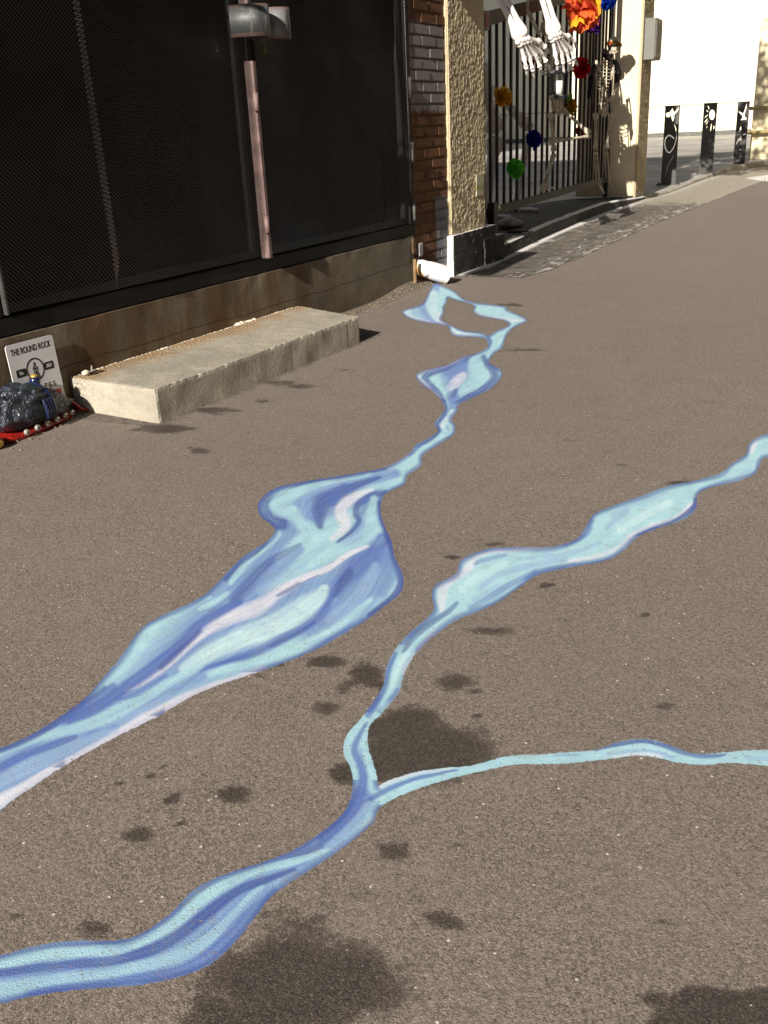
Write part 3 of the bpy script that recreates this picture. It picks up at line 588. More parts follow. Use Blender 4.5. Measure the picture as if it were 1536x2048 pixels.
K2 = [
 (MID,1.0,[(728,1600,24),(690,1650,26),(600,1715,30),(500,1770,40),(440,1830,55),(330,1900,60),(200,1930,50),(60,1950,50),(-60,1968,50)]),
 (WHITE,.85,[(1511,885,5),(1503,905,5)]),(DEEP,.8,[(1520,940,5),(1530,920,4)]),(SKY,.5,[(1500,940,7),(1475,955,5)]),
 (WHITE,.9,[(1385,1010,5),(1362,1030,5),(1323,1046,4.5),(1268,1068,4.5),(1237,1096,5),(1184,1114,5),(1137,1124,4)]),(DEEP,.9,[(1392,1000,5),(1384,1018,5),(1340,1045,3),(1275,1070,3)]),
 (WHITE,.9,[(1160,1066,4),(1145,1080,4),(1100,1092,3.5),(1053,1099,3.5),(983,1104,4),(952,1115,5),(937,1137,8),(896,1165,9),(884,1194,10),(884,1220,6)]),
 (BLUE,.7,[(1185,1040,5),(1172,1070,5),(1130,1092,4)]),(BLUE,.6,[(1010,1110,4),(965,1122,5),(950,1130,4)]),
 (SKY,.7,[(1254,1022,5),(1230,1040,7),(1214,1056,5)]),(SKY,.8,[(1130,1118,4),(1081,1128,7),(1016,1142,7),(974,1166,6),(960,1178,4)]),(SKY,.5,[(1100,1108,5),(1030,1120,5)]),
 (BLUE,.7,[(1070,1142,5),(1030,1165,7),(985,1192,7),(940,1216,5)]),
 (SKY,.55,[(1330,985,5),(1270,1008,6),(1225,1030,5)]),(PALE,.8,[(1340,1005,8),(1290,1030,9),(1240,1062,8)]),(SKY,.6,[(1200,1085,5),(1150,1105,6),(1090,1116,5)]),(MID,.55,[(1150,1128,3),(1090,1140,5),(1050,1158,4)]),(PALE,.7,[(1010,1128,7),(960,1150,9),(925,1180,9)]),(SKY,.55,[(1000,1172,6),(950,1198,6)]),
 (DEEP,.85,[(915,1206,4),(893,1226,6),(862,1246,7),(838,1264,8),(820,1282,7),(806,1304,4)]),(WHITE,.75,[(872,1262,3),(846,1288,5),(826,1316,6),(808,1346,6)]),(PALE,.7,[(815,1310,8),(795,1345,8),(786,1370,7)]),
 (BLUE,.85,[(790,1308,5),(777,1340,6),(770,1370,7),(755,1400,8),(735,1430,8)]),(BLUE,.7,[(795,1380,6),(775,1405,6)]),(CYAN,.8,[(775,1405,4),(752,1428,5),(735,1445,4)]),
 (CYAN,.9,[(728,1440,6),(702,1468,7),(694,1490,7),(697,1512,7),(710,1540,6)]),(CYAN,.9,[(738,1452,5),(732,1476,6),(736,1500,7),(746,1535,6),(750,1562,5)]),
 (BLUE,.95,[(732,1446,3),(716,1475,6),(709,1500,8),(722,1530,9),(727,1562,12),(715,1602,16),(690,1640,18),(648,1675,15)]),(MID,.6,[(722,1500,4),(730,1540,5)]),
 (BLUE,.95,[(735,1602,6),(782,1577,5.5),(828,1560,5),(870,1549,4),(915,1541,2)]),(WHITE,.85,[(757,1577,3),(802,1556,3.5),(847,1545,3),(900,1538,2)]),(CYAN,.8,[(765,1605,4),(830,1572,5),(900,1556,5)]),
 (SKY,.8,[(738,1606,5),(705,1648,7),(660,1690,8),(620,1715,7)]),(WHITE,.6,[(750,1630,2.5),(715,1670,3),(668,1704,3)]),
 (DEEP,.8,[(640,1690,8),(560,1730,6),(480,1752,7),(410,1782,8),(372,1812,8),(335,1848,7),(280,1880,6),(200,1890,5),(100,1897,5),(0,1918,5)]),
 (CYAN,1.0,[(655,1699,4),(594,1722,8),(510,1743,10),(445,1772,13),(390,1811,15),(348,1847,14),(287,1881,12),(218,1900,12),(124,1905,13),(49,1915,14),(0,1928,14),(-60,1942,14)]),
 (DEEP,.9,[(590,1740,4),(544,1757,7),(478,1782,11),(416,1828,14),(352,1874,14),(277,1910,12),(188,1926,9),(99,1933,9),(0,1948,9)]),
 (BLUE,.85,[(545,1778,8),(500,1825,14),(455,1880,16),(400,1925,14),(320,1952,12),(200,1966,9),(60,1985,9)]),
 (CYAN,.8,[(525,1775,4),(500,1795,6),(462,1836,8),(412,1882,12),(346,1915,13),(272,1937,12),(198,1950,11),(99,1962,12),(25,1975,14),(-60,1988,14)]),(SKY,.6,[(560,1762,6),(490,1815,6),(440,1860,7)]),
 (DEEP,.9,[(1192,1500,4),(1234,1489,5.5),(1282,1483,5),(1316,1488,5.5),(1354,1500,6.5),(1391,1510,7),(1430,1512,5),(1450,1508,2)]),(SKY,.9,[(1215,1508,3),(1271,1502,4),(1309,1505,4),(1345,1515,3)]),(WHITE,.75,[(1228,1514,3),(1282,1509,3),(1322,1514,3)]),(MID,.6,[(1110,1512,3),(1160,1508,3)]),(SKY,.7,[(1490,1515,4),(1536,1518,6),(1600,1518,6)]),
]
def seg_dist(px, py, P, wid):
    """distance to a polyline and the half width at the nearest place on it"""
    best = np.full(px.shape, 1e9); bw = np.ones(px.shape)
    for i in range(len(P) - 1):
        ax, ay = P[i]; bx, by = P[i + 1]; dx, dy = bx - ax, by - ay; L = dx * dx + dy * dy + 1e-9
        t = np.clip(((px - ax) * dx + (py - ay) * dy) / L, 0, 1); d = np.hypot(px - ax - t * dx, py - ay - t * dy)
        w = wid[i] + (wid[i + 1] - wid[i]) * t; q = d / w < best / bw
        best = np.where(q, d, best); bw = np.where(q, w, bw)
    return best, bw
def inside(px, py, P):
    r = np.zeros(px.shape, bool)
    for i in range(len(P)):
        x1, y1 = P[i]; x2, y2 = P[i - 1]
        c = ((y1 > py) != (y2 > py)); xx = (x2 - x1) * (py - y1) / (y2 - y1 + 1e-12) + x1; r ^= c & (px < xx)
    return r
def stream(label, outline, hole, strokes, step, base, edge, soft_edges=()):
    # the plan drawing is laid on the road: every corner of the paint sheet is a point of the ground plane
    O = smooth(outline, 5, True); Hh = smooth(hole, 5, True) if hole else None
    W = np.array([on_z(x, y) for x, y in O])
    x0, x1, y0, y1 = W[:, 0].min() - .05, W[:, 0].max() + .05, W[:, 1].min() - .05, W[:, 1].max() + .05
    xs = np.arange(x0, x1, step); ys = [y0]
    while ys[-1] < y1: ys.append(ys[-1] + step * (1 + .38 * max(0, ys[-1] - 1.2)))
    ys = np.array(ys)
    X, Y = np.meshgrid(xs, ys, indexing='ij'); Pw = np.stack([X, Y, np.zeros_like(X)], -1)
    px, py = proj(Pw); fx, fy = px.ravel(), py.ravel()
    ins = inside(fx, fy, O)
    if hole is not None: ins &= ~inside(fx, fy, Hh)
    # keep a thin margin outside the outline so that the edge can fade
    sc = FPX / np.maximum((Pw.reshape(-1, 3) - CAM) @ CF, .2) * .010
    def grow(mask):
        g = mask.reshape(X.shape).copy()
        for _ in range(3):
            h = g.copy(); h[1:] |= g[:-1]; h[:-1] |= g[1:]; h[:, 1:] |= g[:, :-1]; h[:, :-1] |= g[:, 1:]; g = h
        return g
    keep = grow(ins); idx = -np.ones(X.shape, int); idx[keep] = np.arange(keep.sum())
    q = keep[:-1, :-1] & keep[1:, :-1] & keep[1:, 1:] & keep[:-1, 1:]
    F = np.stack([idx[:-1, :-1][q], idx[1:, :-1][q], idx[1:, 1:][q], idx[:-1, 1:][q]], -1)
    k = keep.ravel(); ux, uy, inn = fx[k], fy[k], ins[k]; wp = Pw.reshape(-1, 3)[k]
    dist = np.full(ux.shape, 1e9)
    for L in (O,) + ((Hh,) if hole is not None else ()):
        C = np.vstack([L, L[:1]])
        for a in range(0, len(C) - 1, 30):
            S = C[a:a + 31]; bb = (ux > S[:, 0].min() - 60) & (ux < S[:, 0].max() + 60) & (uy > S[:, 1].min() - 60) & (uy < S[:, 1].max() + 60)
            if bb.any(): d, _ = seg_dist(ux[bb], uy[bb], S, np.ones(len(S))); dist[bb] = np.minimum(dist[bb], d)
    sd = np.where(inn, dist, -dist)
    colr = np.tile(np.array(base), (len(ux), 1)).astype(float)
    # little wobble so that strokes look brushed, not plotted
    nz = np.array([noise.noise(Vector((a * 7, b * 7, 0))) for a, b in wp[:, :2]]); nz2 = np.array([noise.noise(Vector((a * 31, b * 12, 4))) for a, b in wp[:, :2]])
    near = np.clip(sc[k] / 4.0, .5, 2.6)
    for c, s, pts in strokes:
        pts = np.array(pts, float); B = 3 * pts[:, 2].max() + 8
        sm = smooth(pts, 5); bb = (ux > pts[:, 0].min() - B) & (ux < pts[:, 0].max() + B) & (uy > pts[:, 1].min() - B) & (uy < pts[:, 1].max() + B)
        if not bb.any(): continue
        d, w = seg_dist(ux[bb] + nz[bb] * near[bb] * 1.6, uy[bb] + nz2[bb] * near[bb] * 1.2, sm[:, :2], np.maximum(sm[:, 2], .8))
        a = np.clip((1.30 - d / w) / .80, 0, 1); a = s * a * a * (3 - 2 * a)
        sd_ = pts[0, 0] * .37 + pts[0, 1] * .11; q = d / near[bb]
        a = a * (1 - .20 * (.5 + .5 * np.sin(q * 1.1 + sd_ + 3 * nz[bb])) - .14 * (.5 + .5 * np.sin(q * 2.7 + sd_ * 2 + 4 * nz[bb]))) * (1 + .18 * nz2[bb]); a = np.clip(a, 0, 1)[:, None]
        colr[bb] = colr[bb] * (1 - a) + np.array(c) * a
    e = edge * near; a = np.clip(1.35 - np.maximum(sd + nz * e * .5, 0) / e, 0, 1) * (.78 + .3 * nz)
    for x0_, y0_, x1_, y1_, k_ in soft_edges:
        m_ = (ux > x0_) & (ux < x1_) & (uy > y0_) & (uy < y1_); a[m_] *= k_
    a = np.clip(a, 0, 1)[:, None]; colr = colr * (1 - a) + np.array(DEEP) * a
    colr *= (1 + .10 * nz2)[:, None]
    cover = np.clip(.5 + sd / (3.2 * near), 0, 1.4)
    wp = wp.copy(); wp[:, 2] = ground_z(wp[:, 0], wp[:, 1]) + .0005
    me = np_mesh('painted_stream', wp, F)
    sa = me.attributes.new('stain', 'FLOAT', 'POINT'); sa.data.foreach_set('value', stain_at(wp).astype(np.float32))
    ca = me.attributes.new('paint', 'FLOAT_COLOR', 'POINT'); ca.data.foreach_set('color', np.column_stack([np.clip(colr, 0, 1), np.ones(len(colr))]).astype(np.float32).ravel())
    cv = me.attributes.new('cover', 'FLOAT', 'POINT'); cv.data.foreach_set('value', cover.astype(np.float32))
    o = finish('painted_stream', me, M['paint'], smooth=True); tag(o, label, 'street painting', 'painted streams on the asphalt')
stream('painted blue stream running from the white drain pipe down to the left edge', S1, H1, K1, .0042, CYAN, 4.2, ((-120, 1535, 130, 1720, .25), (130, 1432, 330, 1540, .25), (330, 1345, 520, 1432, .3)))
stream('painted forked blue stream with branches coming in from the right', S2, None, K2, .0034, CYAN, 4.2, ((760, 1470, 1700, 1610, .12), (670, 1425, 761, 1560, .15), (761, 1290, 830, 1425, .5)))

# ------------------------------------------------------------------ left building: plinth, steel mesh doors, brick strip
def rough_box(name, corners, z0, z1, nx, ny, nz, mat, parent=None, amp=.004, chip=.02, seed=0):
    """box over a four-sided plan (corner order: back-near, front-near, front-far, back-far), faces subdivided and weathered"""
    bm = bmesh.new(); c = [Vector((p[0], p[1], 0)) for p in corners]; cache = {}
    def vert(i, j, k):
        if (i, j, k) in cache: return cache[(i, j, k)]
        u, v, w = i / nx, j / ny, k / nz
        a = c[0].lerp(c[1], u); b = c[3].lerp(c[2], u); p = a.lerp(b, v); p.z = z0 + (z1 - z0) * w
        ed = (i in (0, nx)) + (j in (0, ny)) + (k == nz)
        q = p * 9 + Vector((seed, seed * 2, 0)); p += Vector((noise.noise(q), noise.noise(q + Vector((5, 0, 0))), noise.noise(q + Vector((0, 9, 0))))) * amp
        if ed >= 2 and k > 0:
            cen = (c[0] + c[2]) / 2; cen.z = (z0 + z1) / 2
            f = (chip * .25 + chip * max(0, noise.noise(p * 30 + Vector((3, 1, seed)))))
            p += Vector((-math.copysign(1, u - .5) * (i in (0, nx)), -math.copysign(1, v - .5) * (j in (0, ny)), -1.0 * (k == nz))) * f
        cache[(i, j, k)] = bm.verts.new(p); return cache[(i, j, k)]
    for i in range(nx):
        for j in range(ny):
            for k in (0, nz): bm.faces.new([vert(*t) for t in ((i, j, k), (i + 1, j, k), (i + 1, j + 1, k), (i, j + 1, k))])
    for i in range(nx):
        for k in range(nz):
            for j in (0, ny): bm.faces.new([vert(*t) for t in ((i, j, k), (i + 1, j, k), (i + 1, j, k + 1), (i, j, k + 1))])
    for j in range(ny):
        for k in range(nz):
            for i in (0, nx): bm.faces.new([vert(*t) for t in ((i, j, k), (i, j + 1, k), (i, j + 1, k + 1), (i, j, k + 1))])
    bmesh.ops.recalc_face_normals(bm, faces=bm.faces[:])
    return obj(name, bm, mat, parent)

bld = thing('brick_building', 'tall brick building behind the black steel mesh doors', 'building', (-3, 1, 0))
bm = bmesh.new(); box(bm, -14, -.30, -9, 6.2, -.05, 9.1); obj('wall', bm, M['mortar'], bld)
bm = bmesh.new(); box(bm, -.30, .10, -3.0, 5.93, 3.10, 3.28, .01); obj('cornice', bm, M['plinth'], bld)
bm = bmesh.new(); box(bm, -.30, -.05, -3.0, 6.39, 2.10, 4.4); obj('upper_wall', bm, M['mortar'], bld)

o = rough_box('plinth_wall', [(-.3, -3), (0, -3), (0, 5.815), (-.3, 5.815)], -.05, .345, 3, 120, 6, M['plinth'], None, .0012, .006, 4)
tag(o, 'low stained concrete wall under the black mesh doors', 'wall')
o = rough_box('concrete_step', [(0.002, 2.70), (.492, 2.655), (.506, 4.18), (.002, 4.385)], -.03, .134, 34, 110, 11, M['step'], None, .0030, .007, 9)
tag(o, 'long worn concrete step against the stained low wall', 'step')
# crumbling white mortar along the back of the step
bm = bmesh.new()
for i in range(60):
    y = 2.72 + i * 1.62 / 60; r = .006 + .006 * abs(noise.noise(Vector((y * 9, 0, 3)))) + (.010 if i > 40 and i < 47 else 0)
    blob(bm, (.012 + .004 * noise.noise(Vector((y * 13, 1, 0))), y, .130), (r * 1.1, .021, r * .85), 1, i, .5)
tag(obj('mortar_bead', bm, M['shell'], smooth=True), 'ragged pale mortar bead along the back edge of the concrete step', 'mortar')

def mesh_offset(y, z, leaf):
    """the sheets are buckled: each swells out towards its right edge"""
    if leaf == 0:
        if y < 3.05: t = (y - 2.48) / .57; return 0.0 + .042 * max(0, t) ** 1.5 + .006 * math.sin(z * 3 + y * 2)
        t = (y - 3.05) / 1.05; return -.004 + .040 * t ** 1.4 + .005 * math.sin(z * 2.3 + 1)
    t = (y - 4.17) / 1.63
    return .016 + .022 * math.sin(t * 10.5 + z * 1.6) * (1 - .4 * t) + .012 * math.sin(t * 4.2 - z * 2.1 + .6) + .014 * max(0, .45 - abs(z - .55 - (1 - t) * .3)) * (t > .75)
def expanded_mesh(y0, y1, z0, z1, leaf, x):
    px, pz = .0185, .0092; w = .0028
    V_, F_ = [], []
    rows = int((z1 - z0) / pz); cols = int((y1 - y0) / (px / 2))
    for r in range(rows):
        zb = z0 + r * pz
        base = len(V_)
        for c in range(cols + 1):
            y = y0 + c * px / 2; up = (c + r) % 2
            z = zb + (pz * .5 - w * .3 if up else -pz * .5 + w * .3) + pz * .5
            xo = x + mesh_offset(y, z, leaf) * min(1.0, .25 + (z - z0) * 6)
            # strands stand on edge, twisted out of the sheet
            V_ += [(xo - .0005, y - .0004, z - w * .55), (xo + .0005, y + .0004, z + w * .55)]
        for c in range(cols):
            a = base + 2 * c; F_.append((a, a + 2, a + 3, a + 1))
    return np_mesh('expanded_mesh', np.array(V_), np.array(F_))
sg = thing('security_doors', 'pair of black expanded metal doors above the stained low wall', 'door', (0, 4.1, .35))
bm = bmesh.new(); box(bm, -.10, -.012, 2.36, 5.86, .347, .415, .004); obj('bottom_rail', bm, M['black_frame'], sg)
bm = bmesh.new(); box(bm, -.10, -.012, 2.36, 5.86, 1.99, 2.095, .004); obj('top_rail', bm, M['black_frame'], sg)
for y0, y1 in ((2.37, 2.455), (5.815, 5.862)):
    bm = bmesh.new(); box(bm, -.10, -.014, y0, y1, .416, 1.989, .004); obj('frame_post', bm, M['black_frame'], sg)
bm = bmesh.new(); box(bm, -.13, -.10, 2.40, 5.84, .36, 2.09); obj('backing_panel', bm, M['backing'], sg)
for leaf, (y0, y1) in enumerate(((2.47, 4.105), (4.172, 5.80))):
    lf = obj('door_leaf', box(bmesh.new(), -.06, -.035, y0, y0 + .035, .42, 1.98, .003), M['black_frame'], sg)
    for k, a in enumerate(((y1 - .035, y1, .42, 1.98), (y0 + .036, y1 - .036, .42, .462), (y0 + .036, y1 - .036, 1.94, 1.98))):
        bm = bmesh.new(); box(bm, -.06, -.035, *a, .003); obj('stile' if k == 0 else 'cross_rail', bm, M['black_frame'], lf)
    spans = ((y0, 3.06), (3.045, y1)) if leaf == 0 else ((y0, y1),)
    for a, b in spans:
        e = finish('mesh_sheet', expanded_mesh(a, b, .43, 1.975, leaf, -.010), M['mesh_metal'], lf); e['kind'] = 'stuff'
    # the cut edge of each sheet
for y, x, z0, z1 in ((2.474, -.02, .425, .70),):
    bm = bmesh.new(); box(bm, -.02, .006, 2.458, 2.470, .425, 1.98, .002); obj('edge_strip', bm, simple('dull_grey_edge', (.05, .048, .046), .6), sg)
ys = 4.134
for z0, z1 in ((.418, 1.335), (1.575, 1.985)):
    bm = bmesh.new(); box(bm, -.02, .032, ys - .014, ys + .014, z0, z1, .003); lb = obj('closing_bar', bm, M['primer'], sg)
    if z0 < 1:
        for z in (.585, 1.155):
            bm = bmesh.new(); tube(bm, [(.036, ys - .020, z - .04), (.036, ys - .020, z + .04)], .013, 10); obj('hinge_knuckle', bm, M['primer'], lb, True)
        bm = bmesh.new(); box(bm, -.02, .004, ys + .021, ys + .040, .425, 1.30, .002); obj('edge_angle', bm, simple('dull_brown_edge', (.11, .07, .065), .7), lb)
for z in (.50, .86, 1.24):
    bm = bmesh.new(); tube(bm, [(-.006, 5.838, z - .06), (-.006, 5.838, z + .06)], .012, 10); obj('hinge', bm, simple('dull_hinge', (.11, .105, .10), .6), sg, True)
bm = bmesh.new(); tube(bm, [(-.012, 5.812, .62), (-.012, 5.812, 1.98)], .0028, 6); obj('edge_bead', bm, M['steel'], sg)
# padlock covers: two upright half-pipes on a plate
bm = bmesh.new(); box(bm, .004, .012, 4.00, 4.40, 1.435, 1.56, .002); pl = obj('cover_plate', bm, M['lock'], sg)
for yc, r in ((4.080, .088), (4.268, .082)):
    bm = bmesh.new(); n = 18; O_ = []
    for rr in (r, r - .006):
        for z in (1.428, 1.562):
            O_.append([bm.verts.new((+.012 + (rr * 1.75 * math.sin(math.pi * k / n) if True else 0), yc - rr * math.cos(math.pi * k / n), z)) for k in range(n + 1)])
    ob, ot, ib, it = O_
    for k in range(n):
        for a, b in ((ob, ot), (it, ib), (ot, it), (ib, ob)): bm.faces.new((a[k], a[k + 1], b[k + 1], b[k]))
    bmesh.ops.recalc_face_normals(bm, faces=bm.faces[:])
    obj('lock_cover', bm, M['lock'], sg, True)
bm = bmesh.new(); tube(bm, [(.06, 4.05, 1.49), (.06, 4.32, 1.49)], .012, 10); obj('lock_bolt', bm, M['dark_iron'], sg, True)
pk = thing('padlock', 'small brass padlock hanging under the round lock covers', 'padlock', (.07, 4.165, 1.36))
bm = bmesh.new(); box(bm, .058, .082, 4.148, 4.182, 1.366, 1.406, .004); obj('body', bm, M['brass'], pk)
bm = bmesh.new(); tube(bm, [(.07, 4.165 + .010 * math.cos(a), 1.406 + .040 * math.sin(a)) for a in np.linspace(0, math.pi, 9)], .0032, 6); obj('shackle', bm, M['steel'], pk, True)

# brick strip between the doors and the gate pillar
bw = thing('brick_wall', 'narrow brick wall strip with a white painted band beside the tan pillar', 'wall', (-.1, 6.12, 0))
bm = bmesh.new(); box(bm, -.28, -.029, 5.864, 6.398, -.04, 2.09); obj('mortar', bm, M['mortar'], bw)
BL, BH, G = .205, .0565, .0105
proto = {}
for r in range(31):
    z = .012 + r * (BH + G); y = 5.868 - (r % 2) * .105 - .03
    while y < 6.396:
        a, b = max(y, 5.868), min(y + BL, 6.396)
        if b - a > .03:
            key = (round(b - a, 3), (r * 7 + int(y * 31)) % 3)
            if key not in proto:
                bm = bmesh.new(); box(bm, -.045, -.022 + .002 * key[1], 0, b - a, 0, BH, .004); me = bpy.data.meshes.new('brick'); bm.to_mesh(me); bm.free(); me.materials.append(M['brick']); proto[key] = me
            o = bpy.data.objects.new('brick', proto[key]); col.objects.link(o); o.parent = bw; o.matrix_parent_inverse = Matrix.Translation(-Vector(bw.location))
            o.location = (rng.uniform(-.0015, .0015), a, z); o.rotation_euler = (rng.uniform(-.006, .006), 0, rng.uniform(-.008, .008))
        y += BL + G
bm = bmesh.new(); box(bm, -.020, -.006, 5.900, 5.956, .200, .285, .003); tag(obj('junction_box', bm, M['white_plastic']), 'small pale plastic cover plate low on the brick strip', 'box')
bm = bmesh.new(); tube(bm, [(.020, 5.770, .02), (.018, 5.772, .12), (.022, 5.770, .20)], [.011, .012, .011], 7); tag(obj('iron_stake', bm, M['tan_stick']), 'thin tan stake standing at the corner of the low wall', 'stake')
bm = bmesh.new(); box(bm, .003, .018, 5.765, 5.806, .235, .335, .004); tag(obj('rusty_bracket', bm, M['rust']), 'small rusty iron bracket at the corner of the low wall', 'bracket')

fl = thing('shadow_box', 'square black box added high above the brick strip to shade the pillar', 'shadow caster', (.05, 6.07, 2.1))  # unseen box added for the diagonal shadow on the tan pillar, gives no light
bm = bmesh.new(); box(bm, -.049, .02, 6.03, 6.12, 2.2, 2.4, .004); obj('bracket', bm, M['dark_iron'], fl)
bm = bmesh.new(); box(bm, .021, .16, 5.91, 6.25, 2.12, 2.52, .01); obj('box_body', bm, M['dark_iron'], fl)
ob = thing('alley_blocker', 'plain dark brick building added unseen across the alley to block sky light', 'building', (9, 4, 0))  # unseen building added to cut the sky fill on the left walls
bm = bmesh.new(); box(bm, 4.9, 14, -5, 15, -.05, 9); obj('wall', bm, M['mortar'], ob)
bm = bmesh.new(); box(bm, 4.8, 14.1, -5.1, 15.1, 9, 9.3); obj('roof_edge', bm, M['plinth'], ob)
# unseen board added high on the building to cast the shadow on the gutter
bs = thing('shadow_board', 'narrow blank board added high on the brick building for its shadow', 'sign', (.49, 2.45, 2.05))
bm = bmesh.new(); box(bm, .37, .60, 2.43, 2.47, 2.0, 2.65, .006); obj('board_panel', bm, M['bollard'], bs)
for z in (2.34, 2.58):
    bm = bmesh.new(); tube(bm, [(-.06, 2.45, z), (.40, 2.45, z)], .012, 8); obj('arm', bm, M['dark_iron'], bs)

# white drain elbow
pp = thing('drain_pipe', 'white plastic drain elbow with a rusty collar spilling the painted stream', 'pipe', (.05, 5.98, .06))
def shell_tube(bm, pts, ro, ri, n=24):
    tube(bm, pts, ro, n, cap=False); tube(bm, pts, ri, n, cap=False)
    N = len(pts) * n; bm.verts.ensure_lookup_table(); base = len(bm.verts) - 2 * N
    for e in (0, len(pts) - 1):
        for k in range(n):
            j = (k + 1) % n; bm.faces.new((bm.verts[base + e * n + k], bm.verts[base + e * n + j], bm.verts[base + N + e * n + j], bm.verts[base + N + e * n + k]))
    bmesh.ops.recalc_face_normals(bm, faces=bm.faces[:])
bm = bmesh.new(); shell_tube(bm, [(-.05, 5.895, .130), (.0, 5.905, .126), (.030, 5.915, .116), (.050, 5.930, .104)], [.055, .055, .055, .054], [.049] * 4); obj('collar', bm, M['pvc'], pp, True)
bm = bmesh.new(); shell_tube(bm, [(.040, 5.920, .114), (.060, 5.942, .102), (.095, 5.985, .082), (.128, 6.028, .062)], [.055, .060, .061, .061], [.05, .053, .054, .056]); obj('elbow', bm, M['pvc'], pp, True).data.set_sharp_from_angle(angle=R(45))

# ------------------------------------------------------------------ gate pillars
def gdir(y): return -.055 * (y - 6.4)
gp = thing('gate_pillar', 'rough tan stucco pillar beside the narrow brick strip', 'pillar', (-.35, 6.7, 0))
bm = bmesh.new(); box(bm, -.75, .0, 6.402, 7.0, .28, 3.3, .008); obj('shaft', bm, M['stucco'], gp)
def stucco_sheet(name, origin, du, nu, zs, xn, amp, parent, seed):
    """trowelled stucco coat: knobbly relief modelled, not painted"""
    V_ = []
    for i in range(nu):
        for z in zs:
            p = origin + du * i; q = Vector((p.y * 46, z * 40, seed)); r = Vector((p.y * 17, z * 14, seed + 3))
            h = amp * (max(-.25, noise.noise(q)) * 1.15 + .55 * noise.noise(q * 2.1) + .8 * noise.noise(r)); e = 1.0 if 0 < i < nu - 1 else 0.0
            V_.append((p.x + xn * 1.0 * (h * e), p.y, z))
    idx = np.arange(nu * len(zs)).reshape(nu, len(zs)); f = np.stack([idx[:-1, :-1], idx[1:, :-1], idx[1:, 1:], idx[:-1, 1:]], -1).reshape(-1, 4)
    return finish(name, np_mesh(name, np.array(V_), f), M['stucco'], parent, True)
stucco_sheet('stucco_coat', Vector((.006, 6.403, 0)), Vector((0, .0052, 0)), 116, np.arange(.27, 2.3, .0058), 1, .0036, gp, 1)
bm = bmesh.new(); box(bm, .001, .012, 6.83, 6.965, .515, .665, .002); obj('label_plate', bm, M['tag'], gp)
o = rough_box('painted_plinth', [(-.76, 6.37), (.030, 6.37), (.030, 7.17), (-.76, 7.17)], -.04, .285, 8, 30, 10, M['kerb'], None, .004, .012, 3)
tag(o, 'black and white painted block at the foot of the tan pillar', 'plinth')
o = rough_box('painted_ledge', [(-.3, 6.92), (.036, 6.92), (.036, 7.33), (-.3, 7.33)], -.03, .20, 8, 30, 7, M['kerb'], None, .004, .012, 6)
tag(o, 'lower flaking black ledge in front of the painted pillar block', 'ledge')
gr = thing('gate_pillar', 'pale cream end pillar carrying the grey metal box', 'pillar', (-.7, 13, .1))
def rbox(bm, x0, x1, y0, y1, z0, z1, bev=.006):
    box(bm, x0, x1, y0, y1, z0, z1, bev); bmesh.ops.rotate(bm, verts=bm.verts[:], cent=(-.33, 12.66, 0), matrix=Matrix.Rotation(.045, 3, 'Z')); return bm
obj('shaft', rbox(bmesh.new(), -1.10, -.36, 12.664, 13.22, .08, 3.4), M['render_wall'], gr)
obj('stucco_face', rbox(bmesh.new(), -.359, -.330, 12.66, 13.225, .06, 3.4, .008), M['stucco'], gr)
stucco_sheet('stucco_coat', Vector((-.324, 12.662, 0)), Vector((-.0004, .008, 0)), 71, np.arange(.1, 2.6, .009), 1, .0042, gr, 5)
eb = thing('meter_box', 'grey metal box with a slim door fixed high on the cream end pillar', 'box', (-.28, 12.95, 1.62))
obj('case', rbox(bmesh.new(), -.328, -.20, 12.72, 13.12, 1.64, 2.09, .004), M['grey_box'], eb)
dr = obj('door', rbox(bmesh.new(), -.199, -.190, 12.745, 13.095, 1.665, 2.065, .003), M['grey_box'], eb)
obj('door_panel', rbox(bmesh.new(), -.1895, -.187, 12.79, 13.05, 1.71, 2.02, .001), M['grey_dark'], dr)
obj('antenna', tube(bmesh.new(), [(-.25, 13.05, 2.09), (-.25, 13.05, 2.17)], [.012, .004], 8), M['white_plastic'], eb)

# ------------------------------------------------------------------ bar gate
gt = thing('bar_gate', 'dark upright-bar driveway gate hung with paper flowers and skeletons', 'gate', (-.45, 10.0, .1))
def gx(y): return -.3 - .065 * (y - 7.8)
def top_z(y): return 1.72 + .148 * (y - 7.8)
YB = [7.20, 7.36, 7.53, 7.69, 7.86, 8.03, 8.22, 8.41, 8.59, 8.79, 8.98, 9.18, 9.39, 9.57, 9.79, 9.97, 10.21, 10.41, 10.64, 10.85, 11.03, 11.22, 11.36, 11.48, 11.65, 11.81, 11.96, 12.15]
for y in YB:
    bm = bmesh.new(); s = .0115; x = gx(y); box(bm, x - s, x + s, y - s, y + s, .335, top_z(y) + .01, .002); obj('bar', bm, M['gate'], gt)
def rail(name, pts, h, w, mat):
    bm = bmesh.new(); rows = []
    for x, y, z in pts: rows.append([bm.verts.new((x + a, y, z + b)) for a, b in ((-w, -h), (w, -h), (w, h), (-w, h))])
    for i in range(len(rows) - 1):
        for k in range(4): bm.faces.new((rows[i][k], rows[i + 1][k], rows[i + 1][(k + 1) % 4], rows[i][(k + 1) % 4]))
    bm.faces.new(rows[0]); bm.faces.new(rows[-1]); bmesh.ops.recalc_face_normals(bm, faces=bm.faces[:]); return obj(name, bm, mat, gt)
rail('bottom_rail', [(gx(y), y, .315) for y in (7.1, 9.5, 12.22)], .033, .025, M['gate_rail'])
rail('top_rail', [(gx(y), y, top_z(y) + .055) for y in (7.1, 9.5, 12.22)], .05, .025, M['gate_rail'])
